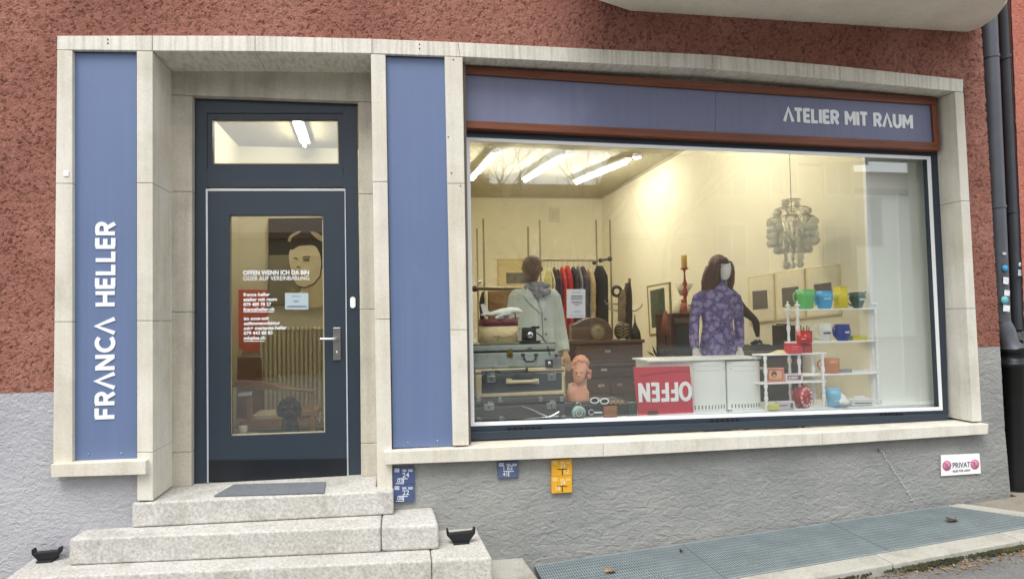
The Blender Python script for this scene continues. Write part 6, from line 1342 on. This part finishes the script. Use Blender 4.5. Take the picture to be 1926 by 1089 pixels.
# armchair
YA = 1.25; CHW = wood('honey_teak', (.30, .14, .05), (.46, .24, .095), .4, 0)
T = thing('armchair', tuple(PY(520, 860, YA)), 'brown wooden armchair with pale seat behind the door glass', 'armchair')
def ab(nm, pts, dy, d, m=CHW, bev=.006): return MB().prism([PY(x, y, YA+dy) for x, y in pts], (0, d, 0)).build(nm, m, T, bev)
ab('backrest', [(444, 800), (497, 800), (490, 672), (446, 672)], .42, .06, mat('brown_upholstery', (128, 82, 50), .8, var=.12))
ab('armrest', [(436, 728), (590, 738), (590, 733), (530, 730), (508, 721), (490, 718), (440, 716)], 0, .07); ab('armrest', [(490, 733), (560, 734), (534, 728), (520, 722), (494, 722)], .40, .07)
ab('leg', [(583, 830), (592, 830), (590, 736), (583, 736)], .01, .05); ab('leg', [(464, 810), (474, 810), (472, 738), (462, 738)], .01, .05)
ab('seat_rail', [(440, 806), (594, 800), (594, 784), (440, 790)], .02, .05); ab('side_rail', [(560, 784), (598, 780), (598, 770), (560, 774)], .0, .4)
ab('seat_cushion', [(470, 790), (560, 788), (558, 778), (472, 782)], .04, .36, mat('seat_cream', (214, 196, 160), .8))
ab('paper_tag', [(448, 746), (474, 743), (474, 736), (448, 739)], -.01, .004, WHITE, 0)
# dark curly figure
YP2 = .80; T = thing('curly_dog', (PY(544, 812, YP2).x, YP2, zl), 'small black curly haired dog sitting low behind the door glass', 'dog'); s = sx(YP2, 544)
q = lambda x, y, dy=0: PY(x, y, YP2+dy); FUR = mat('black_curly_fur', (20, 20, 22), .9, var=.5, vs=40)
D = MB(); rr = random.Random(6)
D.loft([rg_ for rg_ in [(q(546, 812).x, YP2+.05, zl+.002, 24*s, 26*s), (q(546, 812).x, YP2+.04, (zl+q(546, 790).z)/2, 21*s, 20*s), (q(545, 790).x, YP2+.01, q(545, 792).z, 15*s, 14*s), (q(544, 780).x, YP2, q(544, 780).z, 11*s, 11*s)]], 18)
for dx in (-8, 8): D.tube([q(545+dx, 795, -.05), Vector((q(545+dx, 800).x, YP2-.10, zl+.03)), Vector((q(545+dx, 800).x, YP2-.14, zl+.018))], [6*s, 5*s, 5.5*s], 10)
D.ball(q(544, 768), (19*s, 17*s, 17*s), 18, 12); D.ball(q(544, 776, -.07), (8*s, 10*s, 6.5*s))
D.ball(q(527, 772), (7*s, 7*s, 13*s)); D.ball(q(561, 772), (7*s, 7*s, 13*s))
for i in range(120):
    a = rr.random()*2*PI; e = rr.uniform(-1, 1.5); D.ball(q(544, 766)+Vector((19*s*math.cos(a)*math.cos(e), 17*s*math.sin(a)*math.cos(e), 17*s*math.sin(e))), 3.4*s*(.7+.6*rr.random()), 6, 5)
remesh(D, 'body', FUR, T, .006, 1)
D = MB(); D.ball(q(544, 773, -.112), (2.6*s, 2*s, 1.8*s)); D.build('nose', mat('wet_nose', (60, 60, 64), .2), T)
for dx in (-6, 6): MB().ball(q(544+dx, 766, -.088), 1.5*s, 8, 6).build('eye', mat('dark_eye', (90, 86, 80), .15), T)
D = MB(); p = PY(457, 812, .62); s = sx(.62, 457)
T = thing('white_candle_jar', (p.x, .62, zl), 'small pale jar on a low stool at the lower left of the door glass', 'jar')
MB().lathe([(8*s, 0), (8.5*s, .01), (8.5*s, 14*s), (7*s, 15*s)], Vector((p.x, .62, PY(457, 815, .62).z)), 16).build('jar', pc((196, 186, 160)), T)
MB().lathe([(.10, 0), (.10, PY(457, 815, .62).z-zl-.002)], Vector((p.x, .62, zl+.001)), 20).build('stool', pc((120, 104, 84)), T)
# ================================================================== STREET BEHIND THE CAMERA (mirrored in the glass)
structure(sheet('street', ASPH, [-60, -9, 9, 60], [-120, -60.0], lambda x, y: gzc(x)-.055))
def house(name, x0, x1, y, d, z1, zr, lab, wall, roofm, wins, gable_x=False):
    T = thing(name, ((x0+x1)/2, y-d/2, 0), lab, 'building')
    MB().box((x0, y-d, -1), (x1, y, z1)).build('wall', wall, T)
    if zr > z1:
        xm_ = (x0+x1)/2; ym = y-d/2
        MB().prism([(x0-.4, y+.4, z1), (x1+.4, y+.4, z1), (x1+.4, ym, zr), (x0-.4, ym, zr)], (0, 0, .2)).build('roof', roofm, T)
        MB().prism([(x0-.4, y-d-.4, z1), (x1+.4, y-d-.4, z1), (x1+.4, ym, zr+.01), (x0-.4, ym, zr+.01)], (0, 0, .2)).build('roof', roofm, T)
        for xx in (x0, x1-.2): MB().prism([(xx, y, z1), (xx, y-d, z1), (xx, ym, zr-.05)], (.2, 0, 0)).build('gable', wall, T)
    for (wx, wz, ww, wh) in wins:
        w = MB(); w.box((wx-ww/2-.12, y-.02, wz-.12), (wx+ww/2+.12, y+.05, wz+wh+.12)); f = w.build('window_frame', mat('house_trim', (134, 130, 118), .7), T)
        MB().box((wx-ww/2, y+.045, wz), (wx-.04, y+.062, wz+wh)).build('pane', mat('house_pane', (74, 84, 92), .1), f); MB().box((wx+.04, y+.045, wz), (wx+ww/2, y+.062, wz+wh)).build('pane', mat('house_pane', (74, 84, 92), .1), f)
roof = mat('dark_roof_tiles', (86, 70, 62), .85, var=.2, vs=3); wal = mat('far_facade', (104, 96, 80), .9, var=.05, vs=1); wal2 = mat('far_facade_grey', (112, 108, 98), .9, var=.05, vs=1)
YF_ = -20
q0 = RP(880, 430, YF_); q1 = RP(1060, 352, YF_); q2 = RP(1250, 320, YF_); q3 = RP(1640, 312, YF_)
zA = RP(1000, 420, YF_).z
house('gabled_house', q0.x-9, RP(1300, 400, YF_).x, YF_, 9, zA-.6, RP(1060, 356, YF_-4.5).z, 'pale gabled house across the street, mirrored in the left part of the window', wal, roof, [(RP(x, 480, YF_).x, RP(x, 480, YF_).z, 1.3, 1.9) for x in (905, 935, 1010, 1080)]+[(RP(x, 640, YF_).x, 1.6, 1.3, 1.9) for x in (905, 1010, 1080)])
house('tall_house', RP(1290, 400, YF_).x, RP(1640, 400, YF_).x, YF_-1, 10, RP(1450, 300, YF_).z, RP(1450, 300, YF_).z+3, 'tall house across the street, mirrored in the right part of the window', wal2, roof, [(RP(x, 360, YF_).x, RP(x, 358, YF_).z, 1.2, 1.7) for x in (1400, 1500, 1607)]+[(RP(x, 480, YF_).x, RP(x, 500, YF_).z, 1.2, 1.8) for x in (1400, 1500, 1607)])
house('white_house', RP(1645, 400, YF_).x, RP(1645, 400, YF_).x+14, YF_-2, 10, RP(1690, 350, YF_).z, RP(1690, 350, YF_).z+2, 'white house with shallow roof, mirrored at the right edge of the window', mat('white_facade', (206, 206, 200), .9), roof, [(RP(1690, 420, YF_).x, RP(1690, 450, YF_).z, 1.4, 2)])
house('red_house', -34, q0.x-10, YF_-2, 10, 6.5, 9, 'dull brown house down the street, mirrored in the door glass', mat('brown_facade', (116, 98, 84), .9), roof, [(-20+i*3.2, 2.2, 1.2, 1.8) for i in range(-3, 3)])
BARK = mat('grey_bark', (84, 76, 66), .9, var=.3, vs=8)
def bare_tree(x, y, h, seed, lab):
    rr = random.Random(seed); T = thing('bare_tree', (x, y, 0), lab, 'tree', 'bare winter trees across the street'); trunk = MB(); tw = MB()
    def grow(p, d, L_, r, k):
        n = 3; pts = [p]
        for i in range(n): d = (d+Vector((rr.gauss(0, .14), rr.gauss(0, .14), .05))).normalized(); pts.append(pts[-1]+d*L_/n)
        (trunk if k < 1 else tw).tube(pts, [r*(1-.4*i/n) for i in range(n+1)], 5 if k > 1 else 8, False)
        if k < 6:
            for j in range(3 if k < 5 else 2):
                a = rr.random()*2*PI; v = Vector((math.cos(a), math.sin(a), 0)); nd = (d*.85+v*rr.uniform(.35, .8)+Vector((0, 0, .12))).normalized(); grow(pts[-1] if j else pts[-2], nd, L_*rr.uniform(.62, .8), r*.6, k+1)
    grow(Vector((x, y, -.2)), Vector((0, 0, 1)), h*.30, h*.018, 0); trunk.build('trunk', BARK, T); tw.build('branches', BARK, T)
for x, ph, sd, lab in ((960, 8.5, 3, 'leafless tree mirrored in the upper left of the window, beside the conifer'), (1080, 9.5, 5, 'leafless tree with spreading branches mirrored above the house roof'), (1230, 11, 9, 'tall leafless tree mirrored near the middle of the window')):
    p = RP(x, 420, -15); bare_tree(p.x, -15, ph, sd, lab)
bare_tree(-5.2, -13, 8, 12, 'leafless tree mirrored in the door glass')
def conifer(x, y, h, lab):
    T = thing('conifer', (x, y, 0), lab, 'tree'); MB().tube([(x, y, -.2), (x, y, h*.95)], [.16, .03], 8).build('trunk', BARK, T); D = MB(); rr = random.Random(1)
    for i in range(5200):
        k = rr.random()**.8; z = h*(.12+.88*k); R = (1-k)*h*.24*(.75+.25*math.sin(z*7))+.05; a = rr.random()*2*PI; q_ = R*math.sqrt(rr.random()); p = Vector((x+q_*math.cos(a), y+q_*math.sin(a), z-q_*.25)); s_ = .10+.1*rr.random(); d = Vector((math.cos(a), math.sin(a), -.35))*s_*1.8; w = Vector((-math.sin(a), math.cos(a), rr.gauss(0, .5)))*s_*.5
        D.add([p-w, p+w, p+d], [(0, 1, 2)])
    D.build('crown', mat('conifer_green', (52, 62, 40), .9, var=.4, vs=2), T)
p = RP(893, 420, -12); conifer(p.x-.3, -12, 8.2, 'dark conifer mirrored at the upper left edge of the window')
